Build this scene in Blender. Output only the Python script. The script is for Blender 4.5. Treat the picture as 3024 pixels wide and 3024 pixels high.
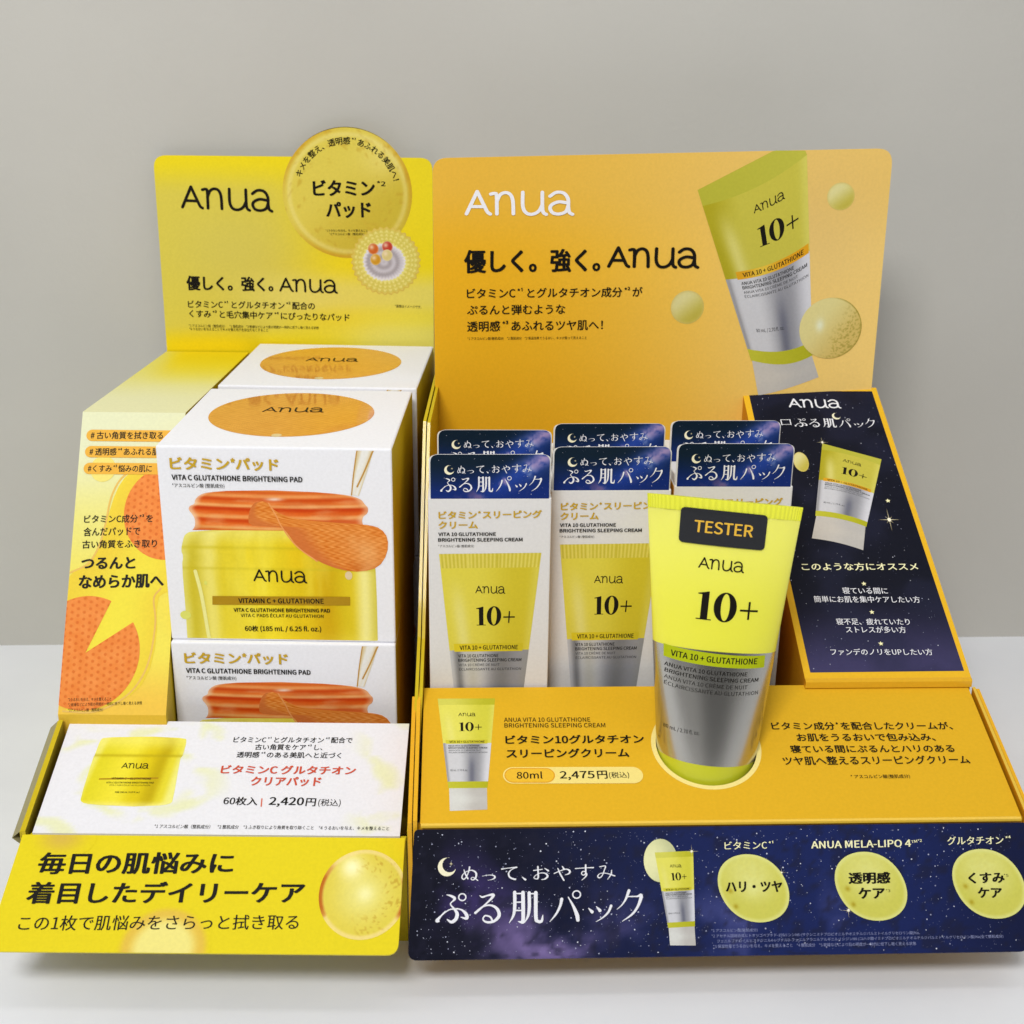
import bpy, bmesh, math, random
import numpy as np
from mathutils import Vector, Matrix

scene = bpy.context.scene
for o in list(bpy.data.objects):
    bpy.data.objects.remove(o)

# ------------------------------------------------------------------ camera
MM = 0.001
cam_data = bpy.data.cameras.new('camera')
cam_data.sensor_width = 36.0
cam_data.lens = 44.9
cam_data.clip_start = 0.02
cam_data.clip_end = 30.0
cam = bpy.data.objects.new('camera', cam_data)
scene.collection.objects.link(cam)
_t, _r = math.radians(19.47), math.radians(0.67)
_f = Vector((0, math.cos(_t), -math.sin(_t)))
_u = Vector((0, math.sin(_t), math.cos(_t)))
_x = Vector((1, 0, 0))
_x2 = _x * math.cos(_r) + _u * math.sin(_r)
_u2 = -_x * math.sin(_r) + _u * math.cos(_r)
cam.matrix_world = Matrix(((_x2.x, _u2.x, -_f.x, 0), (_x2.y, _u2.y, -_f.y, 0), (_x2.z, _u2.z, -_f.z, 0.28633), (0, 0, 0, 1)))
scene.camera = cam
cam_data.dof.use_dof = True
cam_data.dof.focus_distance = 0.49
cam_data.dof.aperture_fstop = 26.0

# ------------------------------------------------------------------ light of the shop interior
world = bpy.data.worlds.new('World')
scene.world = world
world.use_nodes = True
nt = world.node_tree
bg = nt.nodes['Background']
tc = nt.nodes.new('ShaderNodeTexCoord')
sp = nt.nodes.new('ShaderNodeSeparateXYZ')
rp = nt.nodes.new('ShaderNodeValToRGB')
nt.links.new(tc.outputs['Generated'], sp.inputs[0])
nt.links.new(sp.outputs['Z'], rp.inputs[0])
rp.color_ramp.elements[0].position = 0.0
rp.color_ramp.elements[0].color = (0.62, 0.61, 0.60, 1)
rp.color_ramp.elements[1].position = 0.8
rp.color_ramp.elements[1].color = (0.80, 0.82, 0.86, 1)
# dark world patch added for the person behind the camera, reflected by the silver
dk = nt.nodes.new('ShaderNodeVectorMath'); dk.operation = 'DOT_PRODUCT'
dk.inputs[1].default_value = (0.30, -0.93, 0.20)
nt.links.new(tc.outputs['Generated'], dk.inputs[0])
dr = nt.nodes.new('ShaderNodeMapRange'); dr.interpolation_type = 'SMOOTHSTEP'
dr.inputs[1].default_value = 0.88; dr.inputs[2].default_value = 0.98
dr.inputs[3].default_value = 1.0; dr.inputs[4].default_value = 0.25
nt.links.new(dk.outputs['Value'], dr.inputs[0])
dm = nt.nodes.new('ShaderNodeVectorMath'); dm.operation = 'SCALE'
nt.links.new(rp.outputs[0], dm.inputs[0]); nt.links.new(dr.outputs[0], dm.inputs['Scale'])
nt.links.new(dm.outputs[0], bg.inputs[0])
bg.inputs[1].default_value = 0.44

def ceiling_lamp(name, loc, target, sx, sy, watts, col):
    d = bpy.data.lights.new(name, 'AREA')
    d.shape = 'RECTANGLE'; d.size = sx; d.size_y = sy; d.energy = watts; d.color = col
    o = bpy.data.objects.new(name, d)
    scene.collection.objects.link(o)
    o.location = loc
    o.rotation_euler = (Vector(target) - Vector(loc)).to_track_quat('-Z', 'Y').to_euler()
    return o
ceiling_lamp('ceiling_lamp', (-0.30, -0.50, 1.18), (0.0, 0.50, 0.1), 0.5, 0.3, 14.0, (1.0, 0.99, 0.97))
ceiling_lamp('wall_wash_lamp', (0.0, 0.36, 0.50), (0.0, 0.44, 0.0), 1.1, 0.06, 0.45, (1.0, 0.99, 0.97))  # unseen lamp added to grade the light down the wall

scene.view_settings.view_transform = 'Standard'
scene.view_settings.look = 'None'
scene.view_settings.exposure = 0.0
scene.view_settings.gamma = 1.0
scene.view_settings.use_curve_mapping = False
scene.cycles.max_bounces = 8

# frames of the printed panels: origin, in-plane axes, normal (mm, in the coordinates of the thing they belong to)
FRAMES = {
 'l_card': {'o': [-3.9, 235.63, 150.16], 'u': [0.99988, 0.01551, 0.0], 'v': [-0.00052, 0.03324, 0.99945], 'n': [0.0155, -0.99933, 0.03325], 'uv': [[0.05, 92.62], [130.62, 92.62], [130.57, 0.0], [0.0, 0.0]]},
 'r_card': {'o': [3.15, 165.21, 0.0], 'u': [0.99841, 0.05641, 0.0], 'v': [-0.00256, 0.04536, 0.99897], 'n': [0.05636, -0.99738, 0.04544], 'uv': [[0.64, 250.14], [197.4, 250.14], [196.76, 0.0], [0.0, 0.0]]},
 'l_ledge': {'o': [0.0, 0.0, 32.11], 'u': [1.0, 0.0, 0.0], 'v': [-0.0, 0.93283, 0.36031], 'n': [0.0, -0.36031, 0.93283], 'uv': [[0.0, 50.35], [127.35, 50.35], [127.35, 0.0], [0.0, 0.0]]},
 'l_flap': {'o': [-5.63, -34.92, 10.22], 'u': [1.0, 0.0, 0.0], 'v': [-0.0, 0.84031, 0.5421], 'n': [0.0, -0.5421, 0.84031], 'uv': [[2.7, 40.37], [134.86, 40.37], [134.85, 0.0], [0.0, 0.0]]},
 'l_riser': {'o': [-4.0, 45.41, 53.62], 'u': [1.0, 0.0, 0.0], 'v': [-0.0, 0.52201, 0.85294], 'n': [0.0, -0.85294, 0.52201], 'uv': [[0.0, 117.8], [40.42, 117.8], [40.42, 0.0], [0.0, 0.0]]},
 'r_ledge': {'o': [0.0, 0.0, 41.96], 'u': [1.0, 0.0, 0.0], 'v': [-0.0, 0.93865, 0.34488], 'n': [0.0, -0.34488, 0.93865], 'uv': [[0.0, 61.95], [207.28, 61.95], [207.28, 0.0], [0.0, 0.0]]},
 'r_flap': {'o': [-4.03, -21.07, 2.87], 'u': [1.0, 0.0, 0.0], 'v': [-0.0, 0.4476, 0.89423], 'n': [0.0, -0.89423, 0.4476], 'uv': [[2.06, 42.6], [212.53, 42.6], [210.76, 0.0], [0.0, 0.0]]},
 'r_riser': {'o': [144.3, 57.6, 66.4], 'u': [1.0, 0.0, 0.0], 'v': [-0.0, 0.83873, 0.54454], 'n': [0.0, -0.54454, 0.83873], 'uv': [[-3.8, 150.58], [57.7, 150.58], [64.1, 0.0], [0.0, 0.0]]},
 'pad_front': {'o': [0.0, 0.0, 0.0], 'u': [1.0, 0.0, 0.0], 'v': [-0.0, 0.0, 1.0], 'n': [0.0, -1.0, 0.0], 'uv': [[0.0, 76.46], [85.0, 76.46], [85.0, 0.0], [0.0, 0.0]]},
 'pad_top': {'o': [0.0, 0.0, 76.46], 'u': [1.0, 0.0, 0.0], 'v': [0.0, 1.0, 0.0], 'n': [0.0, 0.0, 1.0], 'uv': [[0.0, 85.0], [85.0, 85.0], [85.0, 0.0], [0.0, 0.0]]},
 'cream_front': {'o': [0.0, 0.0, 0.0], 'u': [1.0, 0.0, 0.0], 'v': [-0.0, 0.0, 1.0], 'n': [0.0, -1.0, 0.0], 'uv': [[0.0, 141.03], [44.43, 141.03], [44.43, 0.0], [0.0, 0.0]]},
 'cream_header': {'o': [1.0, 0.0, 141.03], 'u': [1.0, 0.0, 0.0], 'v': [-0.0, 0.0, 1.0], 'n': [0.0, -1.0, 0.0], 'uv': [[0.0, 16.33], [42.43, 16.33], [42.43, 0.0], [0.0, 0.0]]},
}
# artwork of every printed panel, in millimetres on that panel
ART = {
 'l_card': {
  'logo': [
   ('logo', '', 11.51, 67.32, 55.06, 66.86, 11.78, 'ink', 0),
  ],
  'slogan': [
   ('text', '優しく。強く。', 11.63, 29.88, 53.4, 29.5, 7.01, 'ink', 0.9),
   ('logo', '', 56.18, 28.97, 84.43, 28.84, 7.4, 'ink', 0.3),
  ],
  'caption': [
   ('text', 'ビタミンC*¹とグルタチオン*²配合の', 11.73, 21.42, 73.03, 20.94, 3.72, 'ink', 0.45),
   ('text', 'くすみ*³と毛穴集中ケア*⁴にぴったりなパッド', 12.08, 16.84, 89.66, 15.48, 3.75, 'ink', 0.45),
  ],
  'footnote': [
   ('text', '*1 アスコルビン酸（整肌成分）\u3000*2 整肌成分\u3000*3 乾燥などにより肌の明度が一時的に低下し暗く見える状態', 11.54, 12.06, 74.5, 11.43, 1.47, 'ink', 0),
   ('text', '*4 うるおいを与えることでキメを整え毛穴を目立たなくすること', 11.68, 10.44, 49.83, 10.06, 1.47, 'ink', 0),
   ('text', '*画像はイメージです。', 111.83, 22.39, 124.7, 21.92, 1.48, 'ink', 0),
  ],
  'bubble_picture': [
   ('ellipse', 'gold_bubble', 90.29, 75.95, 30.54, 30.03, 0),
   ('arc', 'キメを整え、透明感*¹あふれる美肌へ！', 90.29, 75.95, 23.62, 161, 15, 3.45, 'ink', 0.5),
   ('text', 'ビタミン', 74.07, 74.69, 103.41, 75.0, 7.42, 'ink', 1),
   ('text', '*2', 104.25, 79.63, 108.4, 79.57, 2.3, 'ink', 0.6),
   ('text', 'パッド', 79.98, 64.63, 101.39, 64.79, 7.52, 'ink', 1),
   ('text', '*1うるおいを与え、キメを整えること', 79.44, 58.15, 99.47, 58.34, 1.18, 'ink', 0),
   ('text', '*2アスコルビン酸（整肌成分）', 81.23, 56.54, 97.83, 56.66, 1.18, 'ink', 0),
  ],
  'cell_picture': [
   ('ellipse', 'cell', 107.85, 44.58, 16.37, 15.87, 0),
   ('ellipse', 'bead_orange', 101.96, 50.32, 2.59, 2.7, 0),
   ('ellipse', 'bead_red', 108.7, 51.37, 2.6, 2.7, 0),
   ('ellipse', 'bead_pale', 108.52, 47.39, 2.61, 2.71, 0),
   ('ellipse', 'bead_amber', 102.97, 45.31, 2.6, 2.71, 0),
  ],
 },
 'r_card': {
  'logo': [
   ('logo', '', 13.27, 223.65, 59.94, 224.6, 11.43, 'white', 0.2),
  ],
  'slogan': [
   ('text', '優しく。強く。', 12.93, 200.53, 71.69, 201.06, 9.9, 'ink', 0.9),
   ('logo', '', 74.57, 201.82, 115.13, 202.18, 10.01, 'ink', 0.5),
  ],
  'caption': [
   ('text', 'ビタミンC*¹とグルタチオン成分*²が', 14.06, 189.84, 90.54, 190.18, 4.43, 'ink', 0.45),
   ('text', 'ぷるんと弾むような', 14.06, 182.81, 56.84, 182.94, 4.31, 'ink', 0.45),
   ('text', '透明感*³あふれるツヤ肌へ！', 14.13, 175.59, 73.51, 175.91, 4.62, 'ink', 0.45),
  ],
  'footnote': [
   ('text', '*1 アスコルビン酸(整肌成分)\u3000*2 整肌成分\u3000*3 保湿効果でうるおい、キメが整って見えること', 14.26, 171.79, 66.45, 171.78, 1.44, 'ink', 0),
  ],
  'ball_picture': [
   ('ellipse', 'ball', 175.88, 232.8, 6.12, 5.88, 0),
   ('ellipse', 'ball', 110.69, 185.52, 7.41, 7.29, 0),
  ],
  'tube_picture': [
   ('tube', [[112.77, 235.34], [158.65, 258.58], [168.51, 163.75], [140.62, 161.8]], [[172.7, 154.15], [144.36, 145.87]], {'curve': 0.035, 'style': 2, 'clip': 1}),
  ],
  'bubble_picture': [
   ('ellipse', 'speckle_ball', 175.86, 175.85, 14.2, 13.55, 0),
  ],
 },
 'pad_front': {
  'title_text': [
   ('text', 'ビタミン', 4.78, 67.64, 26.43, 67.75, 4.7, 'gold', 1),
   ('text', '*', 26.71, 70.57, 28.47, 70.53, 1.72, 'gold', 1),
   ('text', 'パッド', 28.55, 67.71, 44.13, 67.54, 4.69, 'gold', 1),
  ],
  'product_text': [
   ('text', 'VITA C GLUTATHIONE BRIGHTENING PAD', 5.1, 63.7, 52.47, 63.46, 2.05, 'ink', 0.8),
   ('text', '*アスコルビン酸 (整肌成分)', 5.05, 60.68, 24.01, 60.67, 1.75, 'ink', 0.2),
  ],
  'jar_picture': [
   ('poly', 'jar_yellow', [[7.47, 40.67], [8.2, 42.57], [10.69, 44.02], [43.51, 45.84], [75.3, 44.14], [77.64, 42.17], [78.05, 38.1], [77.59, 34.81], [78.27, 26.54], [78.18, -7.71], [5.89, -8.25], [6.29, 12.73], [6.21, 30.52], [7.04, 33.88], [6.29, 36.35]]),
   ('poly', 'lid_orange', [[10.69, 44.02], [12.14, 45.52], [12.46, 48.38], [11.69, 50.39], [10.3, 52.13], [10.54, 53.59], [12.84, 54.6], [12.78, 56.05], [14.76, 58.09], [18.16, 59.2], [28.55, 60.05], [44.75, 60.22], [60.12, 59.59], [69.6, 58.68], [73.6, 57.18], [74.67, 55.37], [75.98, 54.05], [75.74, 51.81], [73.89, 50.56], [73.5, 48.14], [75.3, 44.14], [43.5, 45.59]]),
   ('poly', 'stream', [[72.73, 76.38], [78.62, 76.26], [75.88, 67.61], [72.66, 58.43], [69.75, 58.68], [71.03, 67.52]]),
   ('stroke', 'stream_edge', [[78.33, 76.02], [75.17, 68.38], [72.2, 62.05]], 0.62),
   ('stroke', 'stream_edge', [[72.51, 76.07], [71.02, 66.74], [70.04, 58.85]], 0.46),
   ('poly', 'pad_orange', [[32.0, 46.39], [32.05, 50.84], [33.86, 54.9], [36.87, 56.24], [39.78, 55.18], [42.24, 51.87], [48.81, 49.2], [65.03, 47.95], [75.33, 47.62], [80.46, 46.12], [83.02, 42.3], [82.63, 36.17], [79.27, 30.72], [72.91, 28.73], [65.44, 29.29], [56.54, 32.79], [49.23, 38.63], [45.68, 44.26], [44.11, 46.1], [38.32, 46.29]]),
   ('stroke', 'lid_light', [[39.78, 55.18], [42.33, 50.26], [44.11, 46.1], [49.23, 38.63], [56.54, 32.79]], 0.48),
   ('ellipse', 'drop', 68.03, 27.28, 1.35, 1.67, 0),
   ('ellipse', 'drop_green', 6.14, 10.31, 2.01, 1.73, 0),
   ('ellipse', 'drop_green', 14.62, 23.52, 0.61, 0.85, 0),
   ('stroke', 'jar_light', [[11.08, 28.14], [12.77, 18.04], [14.42, -0.05]], 1.35),
  ],
  'jar_text': [
   ('logo', '', 32.51, 23.99, 52.55, 23.94, 5.36, 'ink', 0),
   ('poly', 'band_brown', [[16.77, 18.49], [68.28, 18.72], [68.22, 15.16], [16.56, 14.73]]),
   ('text', 'VITAMIN C + GLUTATHIONE', 26.41, 15.52, 58.4, 15.82, 2.04, 'ink', 0.7),
   ('text', 'VITA C GLUTATHIONE BRIGHTENING PAD', 24.4, 11.95, 60.59, 12.22, 1.54, 'ink', 0.7),
   ('text', 'VITA C PADS ÉCLAT AU GLUTATHION', 26.91, 9.88, 58.04, 10.0, 1.72, 'ink', 0.3),
   ('text', '60枚 (185 mL / 6.25 fl. oz.)', 28.16, 3.68, 56.98, 3.94, 2.69, 'ink', 0.6),
  ],
 },
 'pad_top': {
  'pad_picture': [
   ('ellipse', 'pad_top', 41.21, 46.05, 32.06, 32.65, 0),
   ('ellipse', 'drop', 40.82, 15.21, 1.93, 2.08, 0),
  ],
  'logo': [
   ('logo', '', 28.99, 47.12, 53.26, 48.19, 8.02, 'ink', 0),
  ],
 },
 'l_riser': {
  'liquid_picture': [
   ('poly', 'liquid', [[13.97, 80.94], [17.17, 90.14], [22.33, 95.3], [37.66, 97.42], [41.13, 47.4], [36.97, 46.44], [34.08, 43.97], [35.22, 28.53], [32.59, 13.21], [24.92, 5.33], [9.44, 0.81], [1.05, 1.13], [-1.04, 46.47], [-0.12, 53.27], [6.66, 56.33], [11.36, 65.35]]),
   ('stroke', 'liquid_edge', [[0.23, 53.68], [6.59, 57.13], [10.33, 63.7], [12.3, 72.69], [13.76, 83.41], [17.11, 90.97], [23.09, 95.74]], 0.72),
   ('stroke', 'liquid_edge', [[35.33, 47.95], [32.93, 43.93], [34.16, 34.65], [32.77, 20.78], [28.94, 11.53], [22.66, 5.22], [13.2, 1.0], [1.81, 1.17]], 0.71),
   ('ellipse', 'liquid_drop', 9.75, 94.76, 4.95, 5.22, 0),
  ],
  'pad_picture': [
   ('ellipse', 'pad_weave', 35.9, 77.57, 16.74, 18.55, 0),
   ('pac', 'pad_weave', 8.53, 23.09, 20.44, 21.64, 33, 66),
  ],
  'tag_picture': [
   ('pill', 'tag', 4.54, 108.23, 35.72, 108.2, 4.62),
   ('pill', 'tag', 4.5, 101.6, 36.17, 101.64, 4.59),
   ('pill', 'tag', 4.47, 94.86, 36.64, 94.97, 4.55),
  ],
  'tag_text': [
   ('text', '# 古い角質を拭き取る', 3.95, 106.68, 32.3, 106.93, 3.05, 'ink', 0.5),
   ('text', '# 透明感*⁴あふれる肌', 3.98, 100.06, 31.18, 100.33, 3.03, 'ink', 0.5),
   ('text', '#くすみ*³悩みの肌に', 3.86, 93.33, 28.82, 93.57, 3.01, 'ink', 0.5),
  ],
  'caption': [
   ('text', 'ビタミンC成分*³を', 4.03, 73.06, 30.55, 73.65, 3.26, 'ink', 0.45),
   ('text', '含んだパッドで', 4.19, 67.93, 26.01, 68.55, 3.41, 'ink', 0.45),
   ('text', '古い角質をふき取り', 4.08, 63.07, 32.77, 63.8, 3.22, 'ink', 0.45),
  ],
  'headline': [
   ('text', 'つるんと', 4.27, 55.04, 25.09, 55.45, 4.63, 'ink', 1),
   ('text', 'なめらか肌へ', 3.97, 47.31, 36.45, 48.31, 5.38, 'ink', 1),
  ],
  'footnote': [
   ('text', '*1うるおいを与え、キメを整えること', 3.36, 4.84, 19.64, 5.29, 1.27, 'ink', 0),
   ('text', '*2 乾燥などにより肌の明度が一時的に低下し暗く見える状態', 3.54, 2.9, 31.2, 3.93, 1.27, 'ink', 0),
   ('text', '*3アスコルビン酸（整肌成分）', 3.73, 0.97, 16.81, 1.26, 1.27, 'ink', 0),
  ],
 },
 'l_ledge': {
  'jar_picture': [
   ('poly', 'ledge_jar', [[13.34, 41.25], [13.11, 33.93], [12.8, 33.23], [12.82, 14.58], [13.7, 12.89], [17.42, 12.06], [29.86, 11.36], [40.58, 11.68], [45.18, 12.64], [45.85, 13.97], [44.68, 32.81], [44.94, 33.52], [45.37, 34.23], [45.49, 41.6], [44.09, 42.51], [28.39, 43.07], [14.67, 42.4]]),
  ],
  'jar_text': [
   ('logo', '', 24.18, 27.86, 34.04, 27.93, 2.78, 'ink', 0.2),
   ('poly', 'band_brown', [[17.35, 24.18], [38.6, 24.23], [38.55, 22.96], [17.34, 22.92]]),
   ('text', 'VITAMIN C + GLUTATHIONE', 21.76, 23.05, 36.1, 23.04, 0.97, 'ink', 0.5),
   ('text', 'VITA C GLUTATHIONE BRIGHTENING PAD', 20.38, 21.29, 37.38, 21.4, 0.77, 'ink', 0.5),
   ('text', 'VITA C PADS ÉCLAT AU GLUTATHION', 21.64, 20.24, 36.28, 20.33, 0.77, 'ink', 0),
   ('text', '60枚 (185 mL / 6.25 fl. oz.)', 24.48, 17.0, 33.24, 17.05, 0.95, 'ink', 0.4),
  ],
  'caption': [
   ('text', 'ビタミンC*¹とグルタチオン*²配合で', 62.67, 40.44, 106.84, 40.69, 2.82, 'ink', 0.45),
   ('text', '古い角質をケア*³し、', 71.2, 37.12, 96.17, 37.16, 2.79, 'ink', 0.45),
   ('text', '透明感*⁴のある美肌へと近づく', 65.02, 33.5, 103.41, 33.53, 2.76, 'ink', 0.45),
  ],
  'product_text': [
   ('text', 'ビタミンC グルタチオン', 60.4, 26.05, 109.48, 26.11, 4.0, 'red', 0.9),
   ('text', 'クリアパッド', 72.09, 20.83, 97.46, 20.88, 4.13, 'red', 0.9),
  ],
  'price_text': [
   ('text', '60枚入', 63.76, 12.43, 75.93, 12.29, 3.61, 'ink', 0.5),
   ('stroke', 'red_line', [[77.22, 15.25], [77.47, 12.01]], 0.48),
   ('text', '2,420', 79.93, 11.83, 92.33, 11.79, 4.2, 'ink', 0.6),
   ('text', '円', 92.98, 12.26, 96.56, 12.18, 3.44, 'ink', 0.5),
   ('text', '(税込)', 97.45, 12.0, 105.41, 11.93, 3.44, 'ink', 0.1),
  ],
  'footnote': [
   ('text', '*1 アスコルビン酸（整肌成分）\u3000*2 整肌成分\u3000*3 ふき取りにより角質を取り除くこと\u3000*4 うるおいを与え、キメを整えること', 41.6, 2.34, 123.41, 2.29, 1.66, 'ink', 0.2),
  ],
 },
 'l_flap': {
  'bubble_picture': [
   ('ellipse', 'flap_bubble', 121.84, 20.37, 14.79, 15.55, 0),
  ],
  'soft_bubble_picture': [
   ('ellipse', 'soft_bubble', 57.86, 1.42, 15.55, 14.65, 0),
   ('ellipse', 'soft_brown', 16.54, 39.1, 11.98, 7.76, 0),
  ],
  'headline': [
   ('text', '毎日の肌悩みに', 10.57, 26.1, 77.08, 26.87, 7.82, 'ink', 0.8),
   ('text', '着目したデイリーケア', 9.25, 15.86, 102.32, 16.84, 7.68, 'ink', 0.8),
  ],
  'subline': [
   ('text', 'この1枚で肌悩みをさらっと拭き取る', 8.89, 6.83, 101.37, 8.06, 5.06, 'ink', 0.2),
  ],
 },
 'r_ledge': {
  'tube_picture': [
   ('tube', [[5.18, 56.52], [26.6, 56.43], [23.09, 14.86], [9.48, 14.89]], [[23.11, 5.68], [9.75, 5.26]], {'curve': 0.0, 'style': 1}),
  ],
  'product_text': [
   ('text', 'ANUA VITA 10 GLUTATHIONE', 29.64, 44.79, 61.4, 44.56, 2.05, 'ink', 0.1),
   ('text', 'BRIGHTENING SLEEPING CREAM', 29.72, 42.1, 66.71, 41.8, 2.03, 'ink', 0.1),
  ],
  'headline': [
   ('text', 'ビタミン10グルタチオン', 29.87, 34.27, 80.23, 34.11, 4.12, 'ink', 0.7),
   ('text', 'スリーピングクリーム', 30.02, 27.88, 74.13, 27.74, 4.19, 'ink', 0.7),
  ],
  'price_tag': [
   ('pill', 'cream', 32.25, 20.17, 74.45, 19.77, 7.29),
   ('pill', 'tag_line', 32.37, 20.17, 43.68, 20.02, 6.52),
   ('pill', 'ledge_orange', 32.37, 20.17, 43.68, 20.02, 5.76),
  ],
  'price_text': [
   ('text', '80ml', 33.4, 18.58, 42.55, 18.54, 3.22, 'ink', 0.4),
   ('text', '2,475', 48.62, 17.72, 60.95, 17.71, 4.04, 'ink', 0.5),
   ('text', '円', 61.88, 18.14, 65.53, 18.25, 3.58, 'ink', 0.5),
   ('text', '(税込)', 66.01, 18.17, 73.18, 18.22, 2.98, 'ink', 0.2),
  ],
  'caption': [
   ('text', 'ビタミン成分*を配合したクリームが、', 127.98, 39.82, 195.24, 39.15, 3.79, 'ink', 0.5),
   ('text', 'お肌をうるおいで包み込み、', 136.2, 34.29, 187.26, 33.87, 3.8, 'ink', 0.5),
   ('text', '寝ている間にぷるんとハリのある', 132.76, 28.95, 192.73, 28.58, 3.65, 'ink', 0.5),
   ('text', 'ツヤ肌へ整えるスリーピングクリーム', 129.02, 23.41, 196.76, 23.18, 3.96, 'ink', 0.5),
  ],
  'footnote': [
   ('text', '* アスコルビン酸(整肌成分)', 151.85, 17.03, 173.04, 16.91, 1.85, 'ink', 0.2),
  ],
  'ring': [
   ('ring', 'cream', 104.04, 33.9),
  ],
 },
 'r_flap': {
  'moon_picture': [
   ('moon', 'moon', 13.09, 30.3, 3.05),
   ('ellipse', 'sparkle4', 14.48, 31.31, 0.72, 0.87, 0),
  ],
  'script_text': [
   ('mincho', 'ぬって、おやすみ', 17.9, 25.48, 69.98, 25.14, 5.44, 'white', 0),
   ('mincho', 'ぷる肌パック', 9.18, 11.48, 79.14, 11.34, 10.93, 'white', 0),
  ],
  'tube_picture': [
   ('ellipse', 'moon_disc', 85.48, 31.53, 5.77, 7.18, 0),
   ('tube', [[83.52, 34.2], [96.65, 34.6], [96.66, 9.72], [87.56, 9.34]], [[96.96, 3.49], [87.89, 3.67]], {'curve': 0.0, 'style': 1}),
  ],
  'star_picture': [
   ('ellipse', 'sparkle8', 96.12, 34.44, 2.44, 2.33, 0),
   ('ellipse', 'sparkle8', 126.66, 27.04, 2.01, 1.9, 0),
   ('ellipse', 'sparkle8', 149.19, 14.27, 2.86, 2.68, 0),
   ('ellipse', 'sparkle8', 208.32, 16.59, 3.68, 3.41, 0),
  ],
  'ingredient_text': [
   ('text', 'ビタミンC*¹', 107.39, 34.93, 124.09, 34.96, 2.68, 'pale', 0.3),
   ('text', 'ANUA MELA-LIPO 4', 137.12, 34.87, 171.66, 35.05, 2.48, 'pale', 0.5),
   ('text', 'TM*2', 171.84, 36.24, 175.49, 36.71, 0.95, 'pale', 0.3),
   ('text', 'グルタチオン*⁴', 184.24, 35.48, 206.34, 35.53, 2.85, 'pale', 0.3),
  ],
  'blob_picture': [
   ('ellipse', 'blob', 116.91, 22.0, 12.59, 10.58, -38),
   ('ellipse', 'blob', 157.21, 22.15, 12.84, 10.7, -38),
   ('ellipse', 'blob', 198.04, 22.41, 13.11, 10.82, -38),
  ],
  'blob_text': [
   ('text', 'ハリ・ツヤ', 107.4, 20.81, 126.74, 20.63, 3.67, 'ink', 1.1),
   ('text', '透明感', 149.53, 22.93, 164.01, 22.89, 3.93, 'ink', 1.1),
   ('text', 'ケア', 152.73, 18.01, 161.88, 17.98, 3.7, 'ink', 1.1),
   ('text', '*3', 162.21, 20.11, 163.77, 20.08, 1.01, 'ink', 0),
   ('text', 'くすみ', 190.91, 22.51, 203.56, 22.62, 3.63, 'ink', 1.1),
   ('text', '*5', 203.24, 24.61, 204.89, 24.59, 1.02, 'ink', 0),
   ('text', 'ケア', 193.89, 17.77, 202.31, 17.64, 3.51, 'ink', 1.1),
  ],
  'footnote': [
   ('text', '*1 アスコルビン酸(整肌成分)', 102.1, 7.66, 117.82, 7.65, 1.16, 'dim', 0),
   ('text', '*2 アセチル固相合成ヒトオリゴペプチド-195リシンN6-(サクシニミドプロピオニルチオエチルジパルミトイルグリセロリン酸)Na、', 102.17, 5.85, 173.35, 5.92, 1.22, 'dim', 0),
   ('text', 'フェニルブチロイルヒスチジニル4-t-ブチルD-フェニルアラニルアルギニルリシジンN6-(コハク酸イミドプロピオニルチオエチルジパルミトイルグリセロリン酸)Na(全て整肌成分)', 104.03, 4.17, 201.96, 4.33, 1.22, 'dim', 0),
   ('text', '*3 保湿効果でうるおいを与え、キメを整えること\u3000*4 整肌成分\u3000*5 乾燥などにより肌の明度が一時的に低下し暗く見える状態', 102.66, 2.55, 171.81, 2.49, 1.16, 'dim', 0),
  ],
 },
 'r_riser': {
  'night_picture': [
   ('inset', 'night', [[2.52, 2.58], [62.01, 2.83], [55.34, 148.3], [-1.02, 148.34]]),
  ],
  'logo': [
   ('logo', '', 15.89, 137.7, 39.46, 137.51, 5.88, 'white', 0.3),
  ],
  'moon_picture': [
   ('moon', 'moon', 36.27, 133.19, 1.91),
   ('ellipse', 'ball', 16.15, 106.85, 3.29, 5.47, 0),
  ],
  'script_text': [
   ('mincho', 'ロ', 10.88, 127.64, 15.35, 127.74, 3.41, 'white', 0),
   ('mincho', 'ぷる肌パック', 16.6, 126.5, 52.76, 126.03, 5.43, 'white', 0),
  ],
  'tube_picture': [
   ('tube', [[27.21, 117.31], [51.52, 108.21], [37.71, 71.72], [17.32, 77.52]], [[34.46, 59.62], [13.45, 66.03]], {'curve': -0.03, 'style': 2}),
  ],
  'star_picture': [
   ('ellipse', 'sparkle8', 48.07, 75.37, 4.72, 6.04, 0),
   ('ellipse', 'sparkle8', 27.3, 117.8, 2.71, 3.6, 0),
   ('ellipse', 'star5', 49.58, 85.37, 1.16, 1.49, 0),
   ('ellipse', 'star5', 31.07, 43.18, 1.11, 1.35, 0),
   ('ellipse', 'star5', 31.59, 29.62, 1.09, 1.31, 0),
   ('ellipse', 'star5', 32.22, 15.1, 1.07, 1.27, 0),
  ],
  'headline': [
   ('text', 'このような方にオススメ', 7.12, 49.69, 54.76, 49.54, 3.8, 'pale', 0.4),
  ],
  'caption': [
   ('text', '寝ている間に', 21.69, 38.34, 39.91, 38.12, 3.13, 'white', 0.2),
   ('text', '簡単にお肌を集中ケアしたい方', 9.51, 34.32, 51.99, 33.83, 3.1, 'white', 0.2),
   ('text', '寝不足、疲れていたり', 16.52, 23.8, 45.63, 23.5, 3.02, 'white', 0.2),
   ('text', 'ストレスが多い方', 19.61, 20.06, 43.28, 19.83, 2.99, 'white', 0.2),
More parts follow.
